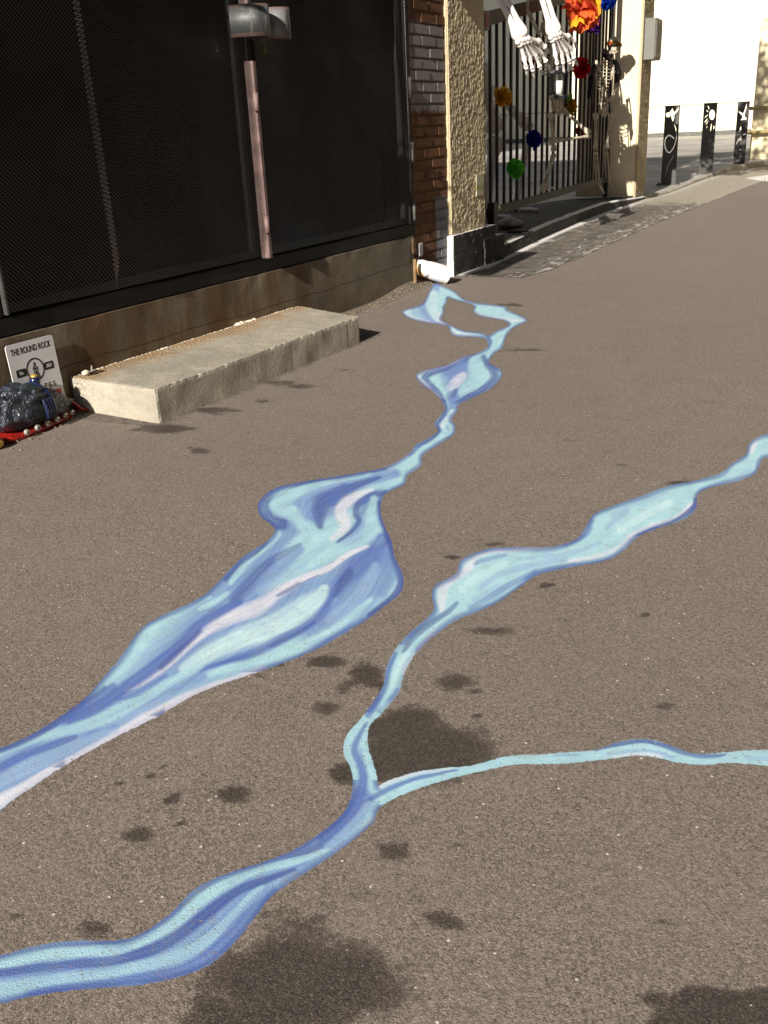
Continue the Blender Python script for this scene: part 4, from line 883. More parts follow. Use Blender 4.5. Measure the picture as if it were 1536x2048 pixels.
for y in (7.08, 12.24):
    bm = bmesh.new(); box(bm, gx(y) - .03, gx(y) + .03, y - .03, y + .03, .10, top_z(y) + .14, .003); obj('gate_post', bm, M['gate'], gt)
bm = bmesh.new(); box(bm, gx(7.8) + .03, gx(7.8) + .09, 7.70, 7.80, .10, .40, .006); obj('hinge_shoe', bm, M['gate'], gt)
bm = bmesh.new(); tube(bm, [(gx(7.9) + .03, 7.84, .335), (gx(7.9) + .03, 7.95, .335)], .028, 10); obj('hinge_pin', bm, M['steel'], gt, True)
p = V(on_gate(971, 42, .03)); bm = bmesh.new(); box(bm, p.x - .015, p.x + .02, p.y - .10, p.y + .035, p.z - .065, p.z + .07, .004); rb = obj('latch_case', bm, M['primer'], gt)
bm = bmesh.new(); box(bm, p.x + .021, p.x + .024, p.y - .06, p.y + .012, p.z - .04, p.z + .045, .001); obj('latch_window', bm, simple('dull_red', (.24, .07, .05)), rb)
# sack and iron frame on the pad behind the painted ledge
p = V(on_z(1018, 452, .12)); bm = bmesh.new(); blob(bm, (p.x, p.y, .145), (.10, .24, .045), 3, 5, .35, 4); tag(obj('sandbag', bm, M['sand'], smooth=True), 'flat grey sandbag on the pad behind the painted ledge', 'sandbag')
p = V(on_z(1035, 470, .12)); bm = bmesh.new()
tube(bm, [(p.x + .05, p.y - .42, .112), (p.x - .02, p.y - .02, .112), (p.x + .02, p.y + .30, .112), (p.x - .22, p.y + .32, .112)], .012, 6); tag(obj('iron_angle', bm, M['dark_iron']), 'thin black iron angle lying on the pad by the sandbag', 'iron bar')

# ------------------------------------------------------------------ far background
fb = thing('cream_building', 'pale cream building across the parking lot behind the bollards', 'building', (-8, 42, .2))
bm = bmesh.new(); box(bm, -45, 6, 40, 52, .40, 7.5); obj('wall', bm, M['cream'], fb)
bm = bmesh.new(); box(bm, -45, 6, 39.98, 51, .15, .40); obj('base_strip', bm, M['dark_base'], fb)
bm = bmesh.new(); box(bm, -45, 6, 39.975, 40.2, 1.335, 1.365); obj('groove_line', bm, simple('thin_grey_line', (.42, .38, .30)), fb)
nb = thing('cream_block', 'yellowish cream building corner with yellow guard rails', 'building', (2, 22.5, .1))
bm = bmesh.new(); box(bm, -.44, 16, 21.95, 30, .08, 6.5, .01); obj('wall', bm, M['cream_dim'], nb)
for z in (1.06, .607):
    bm = bmesh.new(); tube(bm, [(-.52, 21.84, z), (12, 21.84, z)], .034, 12); r_ = obj('guard_rail', bm, M['yellow'], nb, True)
for x in (.5, 2.5, 4.5):
    bm = bmesh.new(); tube(bm, [(x, 21.84, .09), (x, 21.84, 1.09)], .03, 10); obj('rail_post', bm, M['yellow'], nb, True)
hb = thing('shading_building', 'tall plain building added unseen on the left to shade the far wall', 'building', (-20, 20, .1))  # hidden block added to throw shade on the left of the cream wall
bm = bmesh.new(); box(bm, -45, -8.75, 17, 22, .05, 15.5); obj('wall', bm, M['cream'], hb)
bm = bmesh.new(); box(bm, -45.2, -8.55, 16.8, 22.2, 15.5, 15.9); obj('roof_edge', bm, M['gutter_plain'], hb)
# low white wedge at the gutter's edge
a, b = on_z(1494, 358), on_z(1600, 349)
bm = bmesh.new(); prism(bm, [(a[0], a[1]), (.95, 15.9), (2.6, 16.2), (2.6, 17.5), (b[0], b[1])], .002, [.02, .085, .09, .09, .06]); tag(obj('white_ramp', bm, simple('white_ramp_paint', (.70, .68, .66))), 'low white wedge lying at the edge of the gutter on the far right', 'ramp')

# tree behind the end pillar: its crown hangs over the walk, above the picture, and dapples the bollards
def tree():
    t = thing('street_tree', 'leafy tree behind the cream end pillar overhanging the bollards', 'tree', (-1.0, 14.1, .03)); R_ = random.Random(21)
    bm = bmesh.new(); tube(bm, [(-1.0, 14.1, .0), (-.98, 14.1, 1.2), (-.8, 14.0, 2.4), (-.35, 13.7, 3.4), (.1, 13.4, 4.6)], [.11, .09, .08, .06, .03], 10)
    for e in ((-1.2, 13.2, 4.4), (.8, 13.3, 4.0), (.2, 14.4, 4.4), (.9, 12.9, 5.2), (-.4, 12.8, 4.8)): tube(bm, [(-.5, 13.8, 3.1), ((e[0] - .5) / 2, (e[1] + 13.8) / 2, (e[2] + 3.1) / 2 + .1), e], [.045, .03, .012], 7)
    obj('trunk', bm, M['trunk'], t, True)
    V_, F_ = [], []
    C = [(Vector((R_.uniform(-1.0, 1.15), R_.uniform(12.7, 14.5), R_.uniform(3.3, 6.2))), R_.uniform(.25, .5)) for _ in range(34)] + [(Vector((R_.uniform(-.6, .3), R_.uniform(12.9, 14.0), R_.uniform(2.7, 3.4))), .3) for _ in range(9)]
    for i in range(6800):
        c, r = R_.choice(C); p = c + Vector((R_.gauss(0, r * .6), R_.gauss(0, r * .6), R_.gauss(0, r * .5)))
        if p.z < 2.44: continue
        n = Vector((R_.gauss(0, 1), R_.gauss(0, 1), R_.gauss(.6, 1))).normalized(); u, w = frame_of(n); L = R_.uniform(.05, .10); k = len(V_)
        V_ += [p - u * L, p + w * L * .45, p + u * L, p - w * L * .45]; F_.append((k, k + 1, k + 2, k + 3))
    cr = finish('crown', np_mesh('crown', np.array([tuple(v) for v in V_]), np.array(F_)), M['leaf'], t); cr['kind'] = 'stuff'
tree()

# ------------------------------------------------------------------ cut-out steel bollards
def curve_mesh(name, splines, depth):
    cu = bpy.data.curves.new(name, 'CURVE'); cu.dimensions = '2D'; cu.fill_mode = 'BOTH'; cu.extrude = depth / 2
    for P in splines:
        s = cu.splines.new('POLY'); s.points.add(len(P) - 1); s.use_cyclic_u = True
        for i, (x, y) in enumerate(P): s.points[i].co = (x, y, 0, 1)
    o = bpy.data.objects.new(name, cu); col.objects.link(o); bpy.context.view_layer.update()
    me = bpy.data.meshes.new_from_object(o.evaluated_get(bpy.context.evaluated_depsgraph_get()))
    bpy.data.objects.remove(o); bpy.data.curves.remove(cu); return me
def stroke_poly(pts, w):
    P = smooth(pts, 4); n = len(P); W = np.interp(np.linspace(0, 1, n), np.linspace(0, 1, len(w)), w); L, Rr = [], []
    for i in range(n):
        d = P[min(i + 1, n - 1)] - P[max(i - 1, 0)]; d = d / (np.hypot(*d) + 1e-9); nn = np.array([-d[1], d[0]])
        L.append(tuple(P[i] + nn * W[i] / 2)); Rr.append(tuple(P[i] - nn * W[i] / 2))
    return L + Rr[::-1]
def ell(cx, cy, rx, ry, n=20): return [(cx + rx * math.cos(2 * math.pi * k / n), cy + ry * math.sin(2 * math.pi * k / n)) for k in range(n)]
def cut(kind):
    C = []
    if kind == 0:
        c = lambda x, y: ((x - 230 + (y - 150) * .0447) / 184 * .215, (1088 - y) / 940)
        bird = [c(*q) for q in ((318, 176), (330, 205), (336, 232), (362, 208), (400, 168), (392, 205), (362, 240), (344, 256), (342, 300), (326, 342), (310, 300), (306, 262), (280, 284), (248, 282), (236, 252), (248, 230), (290, 228), (306, 236), (286, 212), (304, 206))]
        C += [bird, stroke_poly([c(*q) for q in ((342, 372), (364, 420), (368, 462))], [.003, .013, .004])]
        C += [stroke_poly([c(*q) for q in ((374, 480), (372, 550), (350, 630), (312, 694), (278, 708), (242, 660), (230, 590), (246, 526), (284, 502), (325, 522), (350, 552))], [.006, .009, .011, .013, .015, .013, .010, .016, .022, .014, .003])]
        C += [stroke_poly([c(*q) for q in ((352, 742), (310, 806), (272, 882), (248, 998))], [.003, .010, .010, .004])]
    elif kind == 1:
        c = lambda x, y: ((x - 722 + (y - 100) * .0495) / 148 * .215, (948 - y) / 845)
        C.append([c(812 + 31 * math.cos(t), 244 + 60 * math.sin(t)) for t in np.linspace(0, 2 * math.pi, 22)[:-1]])
        for a, b, w in (((764, 136), (778, 180), .018), ((750, 188), (768, 210), .015), ((766, 240), (730, 272), .014), ((764, 284), (730, 332), .018), ((772, 310), (744, 356), .011), ((760, 370), (754, 398), .008), ((808, 346), (796, 444), .018), ((835, 370), (832, 416), .016)):
            m_ = ((a[0] + b[0]) / 2 + 2, (a[1] + b[1]) / 2); C.append(stroke_poly([c(*a), c(*m_), c(*b)], [.004, w, .004]))
    else:
        c = lambda x, y: ((x - 1150 + (y - 70) * .058) / 134 * .215, (845 - y) / 775)
        C.append([c(*q) for q in ((1246, 92), (1250, 130), (1238, 190), (1226, 226), (1226, 250), (1250, 264), (1250, 286), (1184, 292), (1204, 262), (1198, 236), (1176, 212), (1156, 180), (1190, 200), (1212, 214), (1230, 160))])
        C.append([c(*q) for q in ((1188, 362), (1194, 402), (1188, 428), (1158, 438), (1174, 410))])
        C.append([c(*q) for q in ((1192, 482), (1196, 512), (1206, 530), (1196, 542), (1168, 544), (1136, 596), (1142, 556), (1158, 534), (1150, 520), (1180, 508))])
        C.append([c(*q) for q in ((1246, 452), (1238, 470), (1210, 476), (1224, 462))])
        C.append([c(*q) for q in ((1184, 640), (1196, 664), (1186, 666), (1174, 652))]); C.append([c(*q) for q in ((1196, 710), (1200, 750), (1178, 752), (1190, 732))])
        C.append([c(*q) for q in ((1192, 764), (1186, 794), (1158, 808), (1136, 800), (1148, 780), (1164, 766), (1170, 776))])
    return C
BLAB = ['dark steel bollard with a cut-out bird and a looping trail', 'dark steel bollard with a cut-out sun and rays', 'dark steel bollard with cut-out flying birds from top to foot']
for k, ((x, y), h) in enumerate(zip(((1336, 369), (1411, 350), (1477, 332)), (1.105, 1.135, 1.15))):
    p = on_z(x, y, .03); t = thing('bollard', BLAB[k], 'bollard', (p[0], p[1], .03), 'cut-out steel bollards on the walk')
    me = curve_mesh('plate', [[(0, 0), (.215, 0), (.215, 1), (0, 1)]] + cut(k), .012)
    # stand the flat cutting up, facing back down the alley
    dirv = Vector((CAM[0] - p[0], CAM[1] - p[1], 0)).normalized(); ang = math.atan2(-.35, -1) if False else 0
    Rm = Matrix.Rotation(R(90), 4, 'X'); Rz = Matrix.Rotation(R(4 + 3 * k), 4, 'Z')
    me.transform(Matrix.Translation((p[0], p[1], .045)) @ Rz @ Rm @ Matrix.Translation((-.1075, 0, 0)) @ Matrix.Diagonal((1, h - .012, 1, 1)))
    finish('plate', me, M['bollard'], t)
    bm = bmesh.new(); box(bm, p[0] - .16, p[0] + .16, p[1] - .07, p[1] + .07, .01, .0465, .003); fp = obj('foot_plate', bm, M['bollard'], t)
    for dx in (-.135, .135):
        bm = bmesh.new(); tube(bm, [(p[0] + dx, p[1] - .03, .045), (p[0] + dx, p[1] - .03, .065)], .012, 6); obj('anchor_bolt', bm, M['dark_iron'], fp)

# ------------------------------------------------------------------ paper flowers
def pompom(px, py, r_px, off, mats, label, petals=70, squash=(1, 1, 1), seed=0, leaf=None):
    c = V(on_gate(px, py, off)); r = r_px / FPX * np.dot(np.array(c) - CAM, CF)
    t = thing('paper_flower', label, 'paper flower', c, 'tissue paper flowers on the gate'); R_ = random.Random(seed)
    bms = [bmesh.new() for _ in mats]
    for i in range(petals):
        z = R_.uniform(-1, 1); a = R_.uniform(0, 2 * math.pi); q = math.sqrt(max(0, 1 - z * z)); n = Vector((q * math.cos(a), q * math.sin(a), z)); u, w = frame_of(n)
        b = bms[R_.randrange(len(mats))]; th = R_.uniform(0, 6.28); u, w = u * math.cos(th) + w * math.sin(th), w * math.cos(th) - u * math.sin(th)
        L = R_.uniform(.62, 1.14); wd = R_.uniform(.42, .85); rows = []; ph = R_.uniform(0, 9)
        for s in range(5):
            f = s / 4; rad = L * (f ** .8); row = []
            for k in range(7):
                g = k / 6 * 2 - 1; wv = wd * (.25 + .75 * f)
                pt = n * rad * (1 - .30 * g * g) + u * (g * wv) + w * (.42 * f * f * math.cos(ph) + .10 * f * math.sin(g * 8 + ph) + .06 * math.sin(ph + s * 2.3 + g * 4)) + n * (.035 * f * math.sin(g * 11 + ph * 2))
                pt = Vector((pt.x * squash[0], pt.y * squash[1], pt.z * squash[2])); row.append(b.verts.new(c + pt * r * .78))
            rows.append(row)
        for s in range(4):
            for k in range(6): b.faces.new((rows[s][k], rows[s][k + 1], rows[s + 1][k + 1], rows[s + 1][k]))
    for b, m_ in zip(bms, mats): obj('petals', b, m_, t, True)
    if leaf:
        bm = bmesh.new()
        for i in range(10):
            a = R_.uniform(0, 6.28); n = Vector((.1, math.cos(a) * .7, -.8 if i < 6 else .9)).normalized(); u, w = frame_of(n)
            vs = [bm.verts.new(c + (n * l + u * g) * r) for l, g in ((.3, -.2), (.3, .2), (1.0, .32), (1.3, 0), (1.0, -.32))]; bm.faces.new(vs)
        obj('leaf', bm, leaf, t)
    return t
TI = {k: mat_tissue(k, *v) for k, v in dict(orange=((.85, .22, .05), (.75, .12, .06)), coral=((.80, .10, .09), (.72, .16, .05)), yellow=((.80, .48, .03), (.62, .30, .03)), gold=((.78, .38, .03),), blue=((.015, .08, .55), (.01, .04, .35)), navy=((.012, .022, .30), (.01, .012, .17)),
    purple=((.075, .02, .22), (.05, .012, .13)), red=((.62, .012, .022), (.46, .010, .02)), pink=((.42, .03, .09), (.3, .02, .06)), green=((.10, .52, .06), (.06, .38, .04)), leaf=((.22, .40, .06),)).items()}
pompom(1163, 22, 47, .28, [TI['orange'], TI['coral'], TI['coral'], TI['yellow']], 'big orange and coral paper flower hanging highest on the gate', 62, (1, 1, 1.15), 1)
pompom(1216, 0, 23, .12, [TI['blue']], 'bright blue paper flower at the top right end of the gate', 50, (1, .92, 1.05), 2)
pompom(1184, 47, 24, .10, [TI['purple']], 'purple paper flower below the big orange one', 50, (1, 1, 1.05), 3)
pompom(1163, 136, 24, .12, [TI['red']], 'bright red paper flower right of the hanging lantern', 50, (1, .92, 1.05), 4)
pompom(1056, 120, 18, -.10, [TI['pink'], TI['red']], 'dark red paper flower behind the left giant bone hand', 36, (1, 1, 1), 5)
pompom(1006, 194, 23, .10, [TI['gold'], TI['yellow']], 'yellow orange paper flower on the left bars of the gate', 50, (1, .9, 1.12), 6)
pompom(1068, 280, 20, .10, [TI['navy']], 'dark blue paper flower low on the middle bars', 50, (1, .85, 1.15), 7)
pompom(1031, 338, 21, .10, [TI['green']], 'lime green paper flower lowest on the gate', 50, (1, .9, 1.15), 8)
pompom(1138, 212, 20, .02, [TI['yellow'], TI['gold']], 'yellow paper flower with green leaves beside the skeleton hips', 50, (1, .9, 1.1), 9, TI['leaf'])
pompom(1161, 262, 12, -.02, [TI['pink']], 'small dark pink paper flower behind the bent bone knee', 50, (1, .9, 1), 10)

# ------------------------------------------------------------------ skeletons
def skull(par, c, up, fwd, s, mat):
    """c: centre of the cranium, s: head height"""
    up = up.normalized(); fwd = (fwd - up * fwd.dot(up)).normalized(); sd_ = up.cross(fwd)
    bm = bmesh.new(); r = bmesh.ops.create_icosphere(bm, subdivisions=3, radius=1.0)
    for v in r['verts']:
        x, y, z = v.co
        w = 1.0 - .26 * max(0, -z) - .16 * max(0, y) * max(0, .2 - z)
        v.co = c + fwd * (y * s * .43) + sd_ * (x * s * .33 * w) + up * (z * s * .36 + (.05 * s if z > 0 else 0))
    sk = obj('skull', bm, mat, par, True)
    bm = bmesh.new(); f0 = c + fwd * s * .26 - up * s * .30
    blob(bm, f0, (s * .17, s * .17, s * .20), 2, 3, .2); tube(bm, [c + fwd * s * (.02 + .34 * math.sin(math.pi * t)) + sd_ * s * .21 * math.cos(math.pi * t) - up * s * (.36 + .16 * math.sin(math.pi * t)) for t in np.linspace(0, 1, 11)], s * .055, 7); obj('jaw', bm, mat, sk, True)
    for g in (-1, 1):
        bm = bmesh.new(); q = c + fwd * s * .355 + sd_ * g * s * .135 - up * s * .075
        rr = bmesh.ops.create_icosphere(bm, subdivisions=2, radius=1.0)
        for v in rr['verts']: v.co = q + fwd * v.co.y * s * .055 + sd_ * v.co.x * s * .085 + up * v.co.z * s * .085
        obj('eye_socket', bm, M['socket'], sk, True)
    bm = bmesh.new(); q = c + fwd * s * .42 - up * s * .20
    vs = [bm.verts.new(q + d) for d in (up * s * .06, sd_ * s * .04 - up * s * .04, -sd_ * s * .04 - up * s * .04, fwd * s * .012)]; bm.faces.new((vs[0], vs[1], vs[3])); bm.faces.new((vs[1], vs[2], vs[3])); bm.faces.new((vs[2], vs[0], vs[3])); obj('nose_hollow', bm, M['socket'], sk)
    bm = bmesh.new()
    for k in range(-4, 5): box_c = c + fwd * s * (.425 - .006 * k * k) + sd_ * k * s * .033 - up * s * .385; blob(bm, box_c, (s * .016, s * .016, s * .035), 1)
    obj('teeth', bm, mat, sk, True)
    return sk
def ribcage(par, top, bot, side, fwd, w, mat, nribs=9, r=.0055):
    """barrel of ribs from top to bot, half width w"""
    bm = bmesh.new(); ax = bot - top; side = side.normalized(); fwd = fwd.normalized()
    for i in range(nribs):
        t = i / (nribs - 1); c = top + ax * (t * .86); ww = w * (.62 + .55 * math.sin(math.pi * (.18 + .62 * t))) ; dp = ww * .72; end = 1.0 if t < .7 else .72
        for g in (-1, 1):
            P = []
            for k in range(13):
                a = math.pi * k / 12 * end
                P.append(c - fwd * dp * math.cos(a) * .92 + side * g * ww * math.sin(a) ** .8 + ax.normalized() * (w * .34 * math.sin(a * .5) ** 2))
            tube(bm, P, [r * (1.0 + .25 * math.sin(k)) for k in range(13)], 6, flat=.7)
    P = [top + fwd * w * .56 + ax * .02, top + fwd * w * .74 + ax * .3, top + fwd * w * .76 + ax * .62]; tube(bm, P, [r * 2.6, r * 3, r * 2.0], 8)
    for g in (-1, 1): tube(bm, [top + fwd * w * .55, top + side * g * w * .6 + fwd * w * .42 - ax * .05, top + side * g * w * 1.08], [r * 1.2, r * 1.1, r * 1.5], 6)
    return obj('ribcage', bm, mat, par, True)
def spine(par, pts, r, mat):
    bm = bmesh.new(); P = smooth([np.array(p) for p in pts], 8)
    tube(bm, [Vector(p) for p in P], r * .6, 7)
    for k, p in enumerate(P): blob(bm, p, (r, r, r * .62), 1, k, .35)
    return obj('spine', bm, mat, par, True)
def pelvis(par, c, side, fwd, up, w, mat):
    bm = bmesh.new()
    for g in (-1, 1):
        P = [c + up * w * .10 - fwd * w * .22, c + up * w * .42 + side * g * w * .55 - fwd * w * .15, c + up * w * .40 + side * g * w * .86 + fwd * w * .12, c + side * g * w * .72 + fwd * w * .22 - up * w * .15, c + side * g * w * .50 + fwd * w * .2 - up * w * .42, c + fwd * w * .38 - up * w * .40]
        P = smooth([np.array(p) for p in P], 4); n = len(P); tube(bm, [Vector(p) for p in P], [w * (.12 + .20 * math.sin(math.pi * min(1, k / n * 1.25))) for k in range(n)], 8, flat=.45)
        tube(bm, [c + fwd * w * .36 - up * w * .42, c + side * g * w * .28 + fwd * w * .18 - up * w * .72, c + side * g * w * .5 - up * w * .45], [w * .09, w * .10, w * .09], 7)
    tube(bm, [c + up * w * .35 - fwd * w * .3, c - fwd * w * .34 - up * w * .1, c - fwd * w * .22 - up * w * .45], [w * .30, w * .24, w * .06], 9, flat=.5)
    return obj('pelvis', bm, mat, par, True)
def foot(par, ank, toe, side, L, mat):
    bm = bmesh.new(); d = (toe - ank)
    blob(bm, ank - d * .05, (L * .15, L * .15, L * .13), 2, 2, .3)
    for k in range(5):
        s = side * ((k - 2) * L * .085); a = ank + d * .02 + s * .4; b = ank + d * .68 + s; e = ank + d * (1.0 - .05 * abs(k - 1)) + s * 1.15
        bone(bm, a, b, L * .026, 1.6, 1.7, 6); bone(bm, b, e, L * .021, 1.6, 1.3, 6)
    return obj('foot', bm, mat, par, True)
def hand(par, wr, knuckles, fingers, r, mat, thumb=None, name='hand', groove=None):
    bm = bmesh.new(); cen = sum(knuckles, Vector()) / len(knuckles)
    for k in range(8):
        f = (k % 4) / 3 - .5; row = k // 4; w = (knuckles[-1] - knuckles[0]) * .55
        blob(bm, wr + (cen - wr) * (.05 + .14 * row) + w * f, (r * 1.05, r * 1.05, r * .9), 2, k, .3)
    h = obj(name, bm, mat, par, True)
    if groove:
        bm = bmesh.new(); w = (knuckles[-1] - knuckles[0]); nn = w.cross(cen - wr).normalized() * r * .30
        a0, a1 = wr + (cen - wr) * .2 - w * .27, wr + (cen - wr) * .2 + w * .27; k0, k1 = knuckles[0] + (wr - knuckles[0]) * .12, knuckles[-1] + (wr - knuckles[-1]) * .12
        q = [a0, a1, k1] + [kk + (wr - kk) * .10 for kk in knuckles[1:-1][::-1]] + [k0]
        u_ = [bm.verts.new(v + nn) for v in q]; l_ = [bm.verts.new(v - nn) for v in q]; bm.faces.new(u_); bm.faces.new(l_[::-1])
        for i in range(len(q)): bm.faces.new((u_[i], u_[(i + 1) % len(q)], l_[(i + 1) % len(q)], l_[i]))
        bmesh.ops.recalc_face_normals(bm, faces=bm.faces[:]); obj('palm_web', bm, groove, h)
    for i, kn in enumerate(knuckles):
        w = (knuckles[-1] - knuckles[0]) * .52 * (i / (len(knuckles) - 1) - .5); st = wr + (cen - wr) * .24 + w
        bm = bmesh.new(); bone(bm, st, kn, r * .62, 1.25, 1.45, 8, thin=.95); obj('palm_bone', bm, mat, h, True)
        P = [kn] + fingers[i]; bm = bmesh.new()
        for j in range(len(P) - 1):
            a, b = P[j], P[j + 1]; bone(bm, a + (b - a) * .04, b, r * (.62 - .10 * j), 1.35, 1.4 if j < len(P) - 2 else .9, 8, thin=.82)
        obj('finger', bm, mat, h, True)
    if thumb:
        bm = bmesh.new()
        for j in range(len(thumb) - 1): bone(bm, thumb[j], thumb[j + 1], r * (.78 - .10 * j), 1.3, 1.35 if j < len(thumb) - 2 else .8, 8, thin=.85)
        obj('thumb', bm, mat, h, True)
    return h
def limb(par, name, a, b, r, mat, k=1.9, **kw):
    bm = bmesh.new(); bone(bm, a, b, r, k, k, 10, **kw); return obj(name, bm, mat, par, True)
def pair(par, name, a, b, r, mat, gap, k=1.7):
    """two bones side by side (forearm or shin)"""
    s = frame_of(b - a)[0] * gap; bm = bmesh.new(); bone(bm, a + s * .8, b + s, r, k * .85, k * 1.15, 9, bow=gap * .35); bone(bm, a - s * .8, b - s, r * .85, k * 1.1, k * .9, 9, bow=-gap * .35)
    return obj(name, bm, mat, par, True)
G_ = lambda x, y, o=.12: V(on_gate(x, y, o))
UP, FW, SD = Vector((0, 0, 1)), Vector((1, .065, 0)).normalized(), Vector((-.065, 1, 0)).normalized()

def right_skeleton():
    b = M['bone']; t = thing('skeleton', 'life-size skeleton in flower glasses and black vest at the right end of the gate', 'skeleton', G_(1205, 385), 'decoration skeletons')
    hd = G_(1226, 88, .03); sk = skull(t, hd, Vector((-.05, .05, 1)), Vector((.42, -.88, -.20)), .205, b)
    nk, ch, pv = G_(1213, 118, .09), G_(1203, 148, .09), G_(1206, 218, .09)
    spine(t, [hd - UP * .07 - FW * .02, nk, ch - FW * .06, G_(1204, 185, .08), pv + UP * .05 - FW * .03], .016, b)
    ribcage(t, nk - UP * .015, G_(1203, 184, .09), SD, FW, .112, b)
    pelvis(t, pv, SD, FW, UP, .118, b)
    sl, sr = G_(1191, 121, .14), G_(1231, 123, .14); el, er = G_(1208, 166, .24), G_(1236, 168, .16); wl, wr = G_(1213, 204, .20), G_(1221, 200, .22)
    limb(t, 'upper_arm', sl, el, .011, b); limb(t, 'upper_arm', sr, er, .011, b); pair(t, 'forearm', el, wl, .0068, b, .010); pair(t, 'forearm', er, wr, .0068, b, .010)
    for w_, o_ in ((wl, 0), (wr, .03)):
        kn = [w_ + SD * (.016 * (k - 1.5)) - UP * .075 + FW * .01 for k in range(4)]; hand(t, w_, kn, [[q - UP * .035 + FW * .012, q - UP * .065 + FW * .016] for q in kn], .0082, b, [w_ - UP * .02, w_ - UP * .05 + SD * .035, w_ - UP * .08 + SD * .045])
    hl, hr = G_(1191, 226, .12), G_(1222, 229, .12); kl, kr = G_(1191, 300, .17), G_(1212, 300, .20); al, ar = G_(1196, 366, .14), G_(1215, 362, .03)
    for h_, k_, a_ in ((hl, kl, al), (hr, kr, ar)):
        limb(t, 'thigh_bone', h_, k_, .0135, b, 2.1); pair(t, 'shin', k_ - UP * .02, a_, .0095, b, .013, 1.9)
    foot(t, al, G_(1209, 388, .24), SD, .20, b); foot(t, ar, G_(1226, 372, .12), SD, .20, b)
    # clothes: open vest, neck scarf, flower glasses
    def sheet(name, grid, mat, par):
        bm = bmesh.new(); R_ = [[bm.verts.new(p) for p in row] for row in grid]
        for i in range(len(R_) - 1):
            for j in range(len(R_[0]) - 1): bm.faces.new((R_[i][j], R_[i][j + 1], R_[i + 1][j + 1], R_[i + 1][j]))
        bmesh.ops.solidify(bm, geom=bm.faces[:], thickness=.004); return obj(name, bm, mat, par, True)
    def strip(pts, off0, off1, n=8):
        L_ = smooth([np.array(p[:2]) for p in pts], 4); W_ = np.interp(np.linspace(0, 1, len(L_)), np.linspace(0, 1, len(pts)), [p[2] for p in pts]); g = []
        for i, q in enumerate(L_):
            f = i / (len(L_) - 1); g.append([G_(q[0] + W_[i] * (2 * k / n - 1), q[1] + 2 * math.sin(k * 1.3), off0 + (off1 - off0) * f + .035 * math.sin(math.pi * k / n) + .008 * math.sin(k * 2.1 + i * .4)) for k in range(n + 1)])
        return g
    sheet('vest_sleeve', strip([(1228, 118, 4), (1234, 132, 6), (1236, 150, 7), (1234, 166, 5)], .16, .19), M['vest'], t)
    sheet('vest_panel', strip([(1190, 120, 3), (1185, 140, 5), (1183, 165, 7), (1181, 185, 7), (1177, 197, 3)], .10, .12), M['vest'], t)
    sheet('scarf', strip([(1208, 98, 5), (1211, 108, 8), (1216, 117, 7), (1222, 121, 3)], .20, .21), M['vest'], t)
    c = hd; fx = Vector((.42, -.88, -.20)).normalized(); sx = Vector((-.05, .05, 1)).normalized().cross(fx).normalized()
    gl = obj('glasses_frame', tube(bmesh.new(), [c + fx * .080 + sx * .075 * g + UP * (.0 - .012) for g in (-1, -.5, 0, .5, 1)], .007, 6), M['vest'], t)
    for k, (g, u, cc) in enumerate(((-.85, .020, (.85, .16, .03)), (-.4, .026, (.80, .22, .03)), (.05, .026, (.62, .50, .05)), (.45, .020, (.55, .42, .05)), (.8, .004, (.55, .02, .06)), (1.05, -.006, (.60, .45, .06)))):
        bm = bmesh.new(); q = c + fx * .088 + sx * (.068 * g) + UP * u
        for i in range(6): a = i * math.pi / 3; blob(bm, q + (sx * math.cos(a) + UP * math.sin(a)) * .014, (.009, .011, .011), 1)
        obj('glasses_flower', bm, mat_tissue('glasses%d' % k, cc), gl, True)
right_skeleton()

def left_skeleton():
    b = M['bone']; t = thing('skeleton', 'beige skeleton with crossed leg hanging behind the black lantern', 'skeleton', G_(1108, 380), 'decoration skeletons')
    hd = G_(1098, 55, .10); skull(t, hd, Vector((0, -.1, 1)), Vector((1, -.15, -.2)), .20, b)
    nk, pv = G_(1100, 82, .10), G_(1114, 210, .10)
    spine(t, [hd - UP * .08, nk, G_(1102, 115, .05), G_(1107, 160, .05), pv + UP * .06 - FW * .03], .016, b)
    ribcage(t, nk - UP * .02, G_(1104, 158, .10), SD, FW, .105, b); pelvis(t, pv, SD, FW, UP, .122, b)
    sl, sr = G_(1084, 90, .12), G_(1120, 92, .12); el, er = G_(1076, 62, .12), G_(1126, 130, .06); wl, wr = G_(1055, 22, .08), G_(1118, 168, .10)
    limb(t, 'upper_arm', sl, el, .012, b); pair(t, 'forearm', el, wl, .007, b, .010); limb(t, 'upper_arm', sr, er, .012, b); pair(t, 'forearm', er, wr, .007, b, .010)
    kn = [wl + SD * (.016 * (k - 1.5)) + UP * .07 for k in range(4)]; hand(t, wl, kn, [[q + UP * .03 + FW * .012, q + UP * .05 + FW * .02] for q in kn], .008, b, [wl, wl + UP * .04 + SD * .03, wl + UP * .07 + SD * .04])
    hl, hr = G_(1101, 226, .10), G_(1124, 218, .12); kl, kr = G_(1108, 303, .14), G_(1179, 267, .42); al, ar = G_(1086, 380, .10), G_(1112, 281, .22)
    limb(t, 'thigh_bone', hl, kl, .0145, b, 2.1); limb(t, 'thigh_bone', hr, kr, .0145, b, 2.1)
    pair(t, 'shin', kl - UP * .02, al, .010, b, .013, 1.9); pair(t, 'shin', kr - UP * .025, ar, .010, b, .012, 1.9)
    foot(t, al, G_(1112, 373, .16), SD, .20, b); foot(t, ar, G_(1094, 283, .16), UP, .19, b)
left_skeleton()

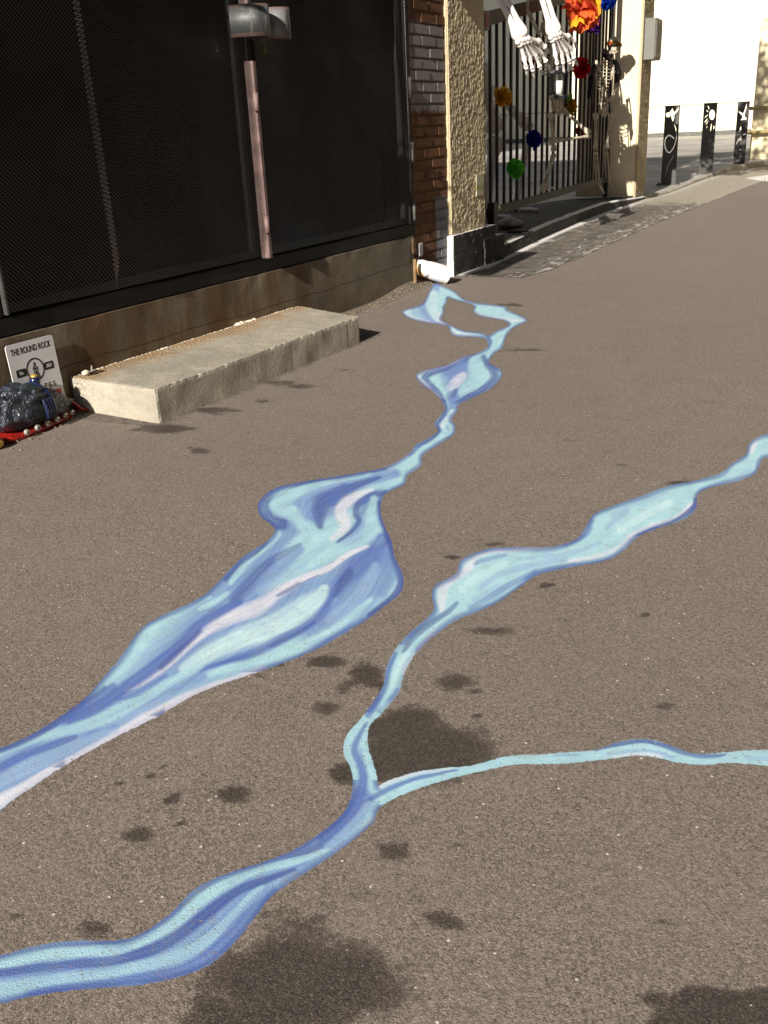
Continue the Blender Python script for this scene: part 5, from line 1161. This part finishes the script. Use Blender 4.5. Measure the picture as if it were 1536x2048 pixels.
# lantern in front of the skeleton's ribs
def lantern():
    c = V(on_gate(1117, 198, .30)); h = .265; r = .080
    t = thing('lantern', 'small black lantern with a white candle hanging at the skeleton waist', 'lantern', c)
    ring = lambda rr, z, n=6: [c + Vector((rr * math.cos(R(60 * k + 20)), rr * math.sin(R(60 * k + 20)), z)) for k in range(n)]
    def lathe(name, prof, mat, n=6):
        bm = bmesh.new(); rows = [[bm.verts.new(p) for p in ring(rr, z)] for rr, z in prof]
        for i in range(len(rows) - 1):
            for k in range(n): bm.faces.new((rows[i][k], rows[i][(k + 1) % n], rows[i + 1][(k + 1) % n], rows[i + 1][k]))
        bm.faces.new(rows[0][::-1]); bm.faces.new(rows[-1]); return obj(name, bm, mat, t)
    lathe('base', [(r * 1.12, 0), (r * 1.14, .014), (r * .98, .024), (r * .96, .034)], M['lantern'])
    lathe('roof', [(r * 1.02, h * .76), (r * 1.10, h * .79), (r * .80, h * .88), (r * .42, h * .95), (r * .40, h * 1.0), (r * .15, h * 1.04)], M['lantern'])
    for a, b_ in zip(ring(r * .94, .03), ring(r * .98, h * .77)):
        bm = bmesh.new(); tube(bm, [a, b_], .0055, 6); obj('corner_post', bm, M['lantern'], t)
    A, B_ = ring(r * .91, .034), ring(r * .95, h * .76)
    for k in range(6):
        bm = bmesh.new(); j = (k + 1) % 6; bm.faces.new([bm.verts.new(p) for p in (A[k], A[j], B_[j], B_[k])]); obj('pane', bm, M['glass'], t)
    bm = bmesh.new(); tube(bm, [c + UP * .034, c + UP * .148], .036, 16); obj('candle', bm, M['candle'], t, True)
    bm = bmesh.new(); tube(bm, [c + UP * (h * 1.04) + SD * (.035 * math.cos(a)) + UP * .05 * math.sin(a) for a in np.linspace(0, math.pi, 10)], .003, 6); obj('handle', bm, M['dark_iron'], t)
    bm = bmesh.new(); tube(bm, [c + UP * (h * 1.04 + .05), V(on_gate(1117, 10, .02))], .0016, 5); obj('wire', bm, M['dark_iron'], t)
lantern()

def giant():
    b = M['giant_bone']; t = thing('giant_skeleton', 'giant white skeleton reaching two big bony hands over the gate', 'skeleton', (-1.0, 8.7, .1), 'decoration skeletons')
    X = lambda x, y, q: V(on_x(x, y, q))
    def arm(side, el, wr_px, xw, kn_px, fi_px, th_px, sh):
        wr = X(*wr_px, xw)
        a, bb = el, wr; n1, n2 = frame_of(bb - a); toc = (Vector(CAM) - bb).normalized(); s = (bb - a).normalized().cross(toc).normalized()
        bm = bmesh.new(); bone(bm, a + s * .02, bb + s * .018, .026, 1.5, 1.75, 14, thin=.85); obj('forearm_bone', bm, b, t, True)
        bm = bmesh.new(); bone(bm, a - s * .025, bb - s * .028 - (bb - a) * .01, .022, 1.6, 1.5, 14, thin=.85); obj('forearm_bone', bm, b, t, True)
        kn = [X(x, y, q) for x, y, q in kn_px]; fi = [[X(x, y, q) for x, y, q in f] for f in fi_px]
        hand(t, wr + (bb - a).normalized() * .03, kn, fi, .0235, b, [X(x, y, q) for x, y, q in th_px], groove=M['giant_groove'])
        limb(t, 'upper_arm', sh, el, .036, b, 1.8)
    xa = .22
    arm(0, X(983, -46, -.20), (1043, 74), xa, [(1049, 119, xa + .03), (1060, 118, xa + .04), (1072, 114, xa + .05), (1083, 107, xa + .05)],
        [[(1052, 134, xa + .05), (1054, 149, xa + .04)], [(1065, 138, xa + .06), (1068, 156, xa + .05)], [(1080, 134, xa + .07), (1085, 148, xa + .06)], [(1092, 123, xa + .07), (1098, 136, xa + .05), (1100, 142, xa + .03)]],
        [(1053, 76, xa + .02), (1078, 83, xa + .06), (1090, 94, xa + .08), (1097, 105, xa + .08)], Vector((-.85, 8.25, 2.75)))
    xb = .22
    arm(1, X(1076, -46, -.20), (1109, 66), xb, [(1111, 111, xb + .03), (1123, 110, xb + .04), (1133, 105, xb + .05), (1141, 98, xb + .05)],
        [[(1114, 125, xb + .05), (1115, 140, xb + .04)], [(1126, 123, xb + .06), (1128, 145, xb + .05)], [(1139, 123, xb + .07), (1144, 140, xb + .06)], [(1148, 117, xb + .07), (1155, 130, xb + .06)]],
        [(1117, 66, xb + .02), (1137, 73, xb + .06), (1149, 82, xb + .08), (1153, 95, xb + .07)], Vector((-.85, 9.15, 2.75)))
    hp = Vector((-1.05, 8.7, 1.62)); pelvis(t, hp, SD, FW, UP, .24, b)
    ribcage(t, Vector((-.95, 8.7, 2.75)), Vector((-1.0, 8.7, 2.10)), SD, FW, .27, b, 9, .013)
    spine(t, [hp + UP * .1 - FW * .05, Vector((-1.12, 8.7, 2.1)), Vector((-1.08, 8.7, 2.6)), Vector((-.95, 8.7, 2.95))], .038, b)
    skull(t, Vector((-.88, 8.7, 3.2)), UP, Vector((1, -.2, -.3)), .42, b)
    kn = X(990, 258, -1.05); an = X(966, 452, -1.05)
    hip = X(962, 130, -1.0)
    bm = bmesh.new(); bone(bm, hip, kn, .048, 1.7, 2.3, 14); obj('thigh_bone', bm, b, t, True)
    bm = bmesh.new(); bone(bm, kn - UP * .08, an, .054, 2.0, 1.5, 14); obj('shin_bone', bm, b, t, True)
    foot(t, Vector((an.x, an.y, .14)), Vector((an.x + .32, an.y, .13)), SD, .38, b)
    k2 = Vector((-1.05, kn.y + 1.0, kn.z)); a2 = Vector((-1.05, an.y + .8, an.z)); limb(t, 'thigh_bone', hp + SD * .2, k2, .04, b, 1.9); limb(t, 'shin_bone', k2 - UP * .08, a2, .04, b, 1.8); foot(t, Vector((a2.x, a2.y, .14)), Vector((a2.x + .32, a2.y, .13)), SD, .38, b)
    # floral dress hanging to the knee
    bm = bmesh.new(); n, rows = 28, []
    for i in range(9):
        f = i / 8; z = 2.2 - f * (.86 + .0); rows.append([])
        for k in range(n):
            a = 2 * math.pi * k / n; r = .22 + .20 * f + .035 * math.sin(a * 7 + f) * f; zz = z + (.10 * math.sin(a * 3 + 1) * f)
            rows[-1].append(bm.verts.new((-1.08 + r * .55 * math.cos(a), 8.28 + r * 1.35 * math.sin(a), zz)))
    for i in range(8):
        for k in range(n): bm.faces.new((rows[i][k], rows[i][(k + 1) % n], rows[i + 1][(k + 1) % n], rows[i + 1][k]))
    obj('floral_dress', bm, M['dress'], t, True)
giant()

# ------------------------------------------------------------------ sign and painted stones by the wall
def text_mesh(s, size):
    cu = bpy.data.curves.new('lettering', 'FONT'); cu.body = s; cu.size = size; cu.align_x = 'CENTER'; cu.align_y = 'CENTER'; cu.extrude = .0001; cu.offset = size * .018
    o = bpy.data.objects.new('lettering', cu); col.objects.link(o); bpy.context.view_layer.update()
    me = bpy.data.meshes.new_from_object(o.evaluated_get(bpy.context.evaluated_depsgraph_get())); bpy.data.objects.remove(o); bpy.data.curves.remove(cu); return me
def sign():
    W_, H_ = .232, .302
    br = Vector((.030, 2.642, .018)); org = Vector((.030, 2.410, .018))     # lower corners; leans back on the wall
    ux = (br - org).normalized(); lean = R(3.5); uy = Vector((-math.sin(lean), 0, math.cos(lean))); uy = (uy - ux * uy.dot(ux)).normalized(); un = ux.cross(uy)
    T = Matrix(((ux.x, uy.x, un.x, org.x), (ux.y, uy.y, un.y, org.y), (ux.z, uy.z, un.z, org.z), (0, 0, 0, 1)))
    t = thing('sheet_sign', 'white sheet sign with a black train emblem leaning on the low wall', 'sign', org)
    def rounded(x0, x1, y0, y1, r, n=5):
        P = []
        for cx, cy, a0 in ((x1 - r, y1 - r, 0), (x0 + r, y1 - r, 90), (x0 + r, y0 + r, 180), (x1 - r, y0 + r, 270)):
            P += [(cx + r * math.cos(R(a0 + 90 * k / n)), cy + r * math.sin(R(a0 + 90 * k / n))) for k in range(n + 1)]
        return P
    def plate(name, splines, z, d, mat, par=None):
        me = curve_mesh(name, splines, d); me.transform(T @ Matrix.Translation((0, 0, z))); return finish(name, me, mat, par or t)
    b = plate('board', [rounded(0, W_, 0, H_, .012)], 0, .003, M['sign_white'])
    def words(s, x, y, size, mat, wx=1.0, z=.0018):
        me = text_mesh(s, size); xs = [v.co.x for v in me.vertices]; k = wx / (max(xs) - min(xs)); me.transform(T @ Matrix.Translation((x, y, z)) @ Matrix.Diagonal((k, 1, 1, 1))); return finish('lettering', me, mat, b)
    words('THE ROUND ROCK', W_ / 2, .270, .033, M['sign_black'], .196)
    words('E X P R E S S', W_ / 2 + .002, .116, .029, M['sign_black'], .158)
    cx, cy = W_ / 2, .190
    plate('ring', [ell(cx, cy, .044, .044, 40), ell(cx, cy, .038, .038, 40)]  , .0016, .0006, M['sign_black'], b)
    plate('date_tab', [rounded(cx - .092, cx - .0445, cy - .015, cy + .015, .006)]  , .0016, .0006, M['sign_black'], b); plate('date_tab', [rounded(cx + .0445, cx + .092, cy - .015, cy + .015, .006)]  , .0016, .0006, M['sign_black'], b)
    words('Est.', cx - .068, cy, .018, M['sign_white'], .020, .0022); words('2023', cx + .068, cy, .018, M['sign_white'], .027, .0022)
    plate('engine', [ell(cx, cy + .003, .0125, .0125), ell(cx, cy + .003, .0085, .0085)]  , .0016, .0006, M['sign_black'], b); plate('engine', [ell(cx, cy + .003, .0055, .0055)]  , .0016, .0006, M['sign_black'], b)
    plate('engine', [[(cx - .004, cy + .016), (cx + .004, cy + .016), (cx + .006, cy + .026), (cx - .006, cy + .026)]]  , .0016, .0006, M['sign_black'], b)
    plate('engine', [[(cx - .014, cy - .010), (cx + .014, cy - .010), (cx + .012, cy - .0135), (cx - .012, cy - .0135)]]  , .0016, .0006, M['sign_black'], b)
    for k in range(-3, 4): plate('engine', [[(cx + k * .0034 - .0012, cy - .015), (cx + k * .0034 + .0012, cy - .015), (cx + k * .0052 + .0014, cy - .034), (cx + k * .0052 - .0014, cy - .034)]]  , .0016, .0006, M['sign_black'], b)
    rp = plate('red_panel', [rounded(.018, W_ - .014, .012, .092, .008)]  , .0016, .0006, M['sign_red'], b)
    words('Add A Painted Rock', W_ / 2 + .002, .073, .021, M['sign_white'], .178, .0022)
sign()

def painted_train():
    t = thing('painted_rock_engine', 'glossy dark blue stone painted as a train engine on a red base', 'painted rock', (.09, 2.42, 0))
    a, d = Vector((.075, 2.235, 0)), Vector((-.035, .38, 0)); L = d.length; d.normalize(); s = Vector((d.y, -d.x, 0))
    P = lambda l, w, z: a + d * l + s * w + UP * z
    bm = bmesh.new(); r = bmesh.ops.create_icosphere(bm, subdivisions=5, radius=1.0)
    for v in r['verts']:
        x, y, z = v.co; f = (x + 1) / 2; x = math.copysign(abs(x) ** .75, x); yy = math.copysign(abs(y) ** .7, y); hgt = .152 - .110 * max(0, f - .5) / .5 - .02 * max(0, .2 - f)
        zz = math.copysign(abs(z) ** .65, z); n1 = noise.noise(v.co * 2.3) * .12 + round(noise.noise(v.co * 4.0) * 4) / 4 * .10 + .05 * abs(noise.noise(Vector((f * 9, y * 3, 2))))
        k = 1 + n1
        v.co = P(L * .5 + x * L * .52 * k, yy * .078 * k * (1 - .28 * max(0, f - .5)), max(.022, .022 + (zz + 1) / 2 * hgt * k))
    obj('stone', bm, M['rock'], t, True)
    bm = bmesh.new(); n = 40; rows = []
    for z, g in ((0, 1.0), (.012, 1.04), (.024, .98)):
        rows.append([bm.verts.new(P(L * .5 + math.copysign(abs(math.cos(q)) ** .6, math.cos(q)) * L * .53 * g, math.copysign(abs(math.sin(q)) ** .6, math.sin(q)) * .070 * g * (1 - .25 * max(0, math.cos(q))), z)) for q in np.linspace(0, 2 * math.pi, n, endpoint=False)])
    for i in range(2):
        for k in range(n): bm.faces.new((rows[i][k], rows[i][(k + 1) % n], rows[i + 1][(k + 1) % n], rows[i + 1][k]))
    bm.faces.new(rows[0][::-1]); bm.faces.new(rows[2]); obj('red_base', bm, M['rock_red'], t, True)
    for px, py in ((60, 870), (79, 861), (97, 853), (115, 842), (132, 834), (146, 829)):
        f = (px - 60) / 86; c = P(L * (.22 + .70 * f), .080 - .010 * f - (.006 if f > .8 else 0), .026); bm = bmesh.new(); tube(bm, [c - s * .006, c + s * .003, c + s * .0055], [.0115, .0115, .008], 14); w = obj('wheel_button', bm, M['button'], t, True)
        bm = bmesh.new(); tube(bm, [c + s * .005, c + s * .0068], [.0045, .004], 8); obj('button_eye', bm, M['dark_iron'], w)
    for k in range(4):
        l = L * (.50 + .035 * k); bm = bmesh.new(); tube(bm, [P(l + .006 * math.sin(q), .094 * math.cos(q), .060 + .108 * math.sin(q)) for q in np.linspace(-.1, math.pi + .1, 16)], .0075, 8); obj('coil_band', bm, M['rock_blue'], t, True)
    c = P(L * .66, .0, .138); bm = bmesh.new(); tube(bm, [c - UP * .01, c + UP * .022, c + UP * .026, c + UP * .040, c + UP * .052], [.015, .013, .019, .022, .018], 14); f_ = obj('funnel', bm, M['rock_blue'], t, True)
    bm = bmesh.new(); blob(bm, c + UP * .054, (.015, .015, .009), 2); obj('funnel_cap', bm, M['gold'], f_, True)
    bm = bmesh.new(); tube(bm, [P(L * .84, .02, .085), P(L * 1.02, .035, .06), P(L * 1.12, .05, .015), P(L * 1.20, .06, .006)], [.005, .006, .006, .005], 7); obj('red_strip', bm, M['rock_red'], t, True)
    bm = bmesh.new(); tube(bm, [P(L * 1.0, -.02, .05), P(L * 1.06, .03, .05), P(L * 1.10, .04, .01)], .003, 6); obj('cord', bm, M['rock_red'], t, True)
    p = V(on_z(1, 886, .02)); bm = bmesh.new(); blob(bm, (p.x - .012, p.y - .018, .024), (.034, .030, .026), 3, 8, .2); tag(obj('gold_rock', bm, M['gold'], smooth=True), 'gold painted pebble in front of the painted train stone', 'pebble')
painted_train()

# small things on the step
p = V(on_z(180, 748, .135)); bm = bmesh.new(); box(bm, p.x - .022, p.x + .022, p.y - .02, p.y + .06, .134, .139, .001); tag(obj('rusty_plate', bm, M['rust']), 'small rusty iron plate on the near back corner of the step', 'plate')
bm = bmesh.new(); blob(bm, (p.x + .006, p.y - .028, .147), (.014, .018, .012), 2, 1, .2); tag(obj('cream_stone', bm, M['shell'], smooth=True), 'small cream stone beside the rusty plate on the step', 'stone')
bm = bmesh.new(); tube(bm, [(p.x, p.y + .012, .138), (p.x + .004, p.y + .012, .168)], [.006, .0025], 7); tag(obj('iron_stud', bm, M['steel']), 'tiny upright stud on the rusty plate of the step', 'stud')

# loose grit, pale chips and scraps lying on the road
bm = bmesh.new(); R_ = random.Random(11)
for i in range(170):
    y = .7 + 7 * R_.random() ** 1.3; x = R_.uniform(.05, 3.2); r = R_.uniform(.0009, .0022)
    c = Vector((x, y, float(ground_z(np.array(x), np.array(y))) + r * .4)); blob(bm, c, (r, r * R_.uniform(.6, 1.3), r * .6), 1, i, .6)
o = obj('grit', bm, M['gutter_plain']); tag(o, 'pale grit scattered over the brown asphalt', 'grit', kind='stuff')
bm = bmesh.new()
for i in range(500):
    y = R_.uniform(4.4, 6.2) if i % 3 else R_.uniform(2.0, 2.7); x = .02 + abs(R_.gauss(0, .07)); r = R_.uniform(.002, .007)
    blob(bm, Vector((x, y, float(ground_z(np.array(x), np.array(y))) + r * .3)), (r, r * R_.uniform(.7, 1.4), r * .7), 1, i, .7)
tag(obj('gravel', bm, simple('brown_gravel', (.17, .14, .105), .9, .4, 60)), 'loose gravel heaped along the foot of the low wall', 'gravel', kind='stuff')
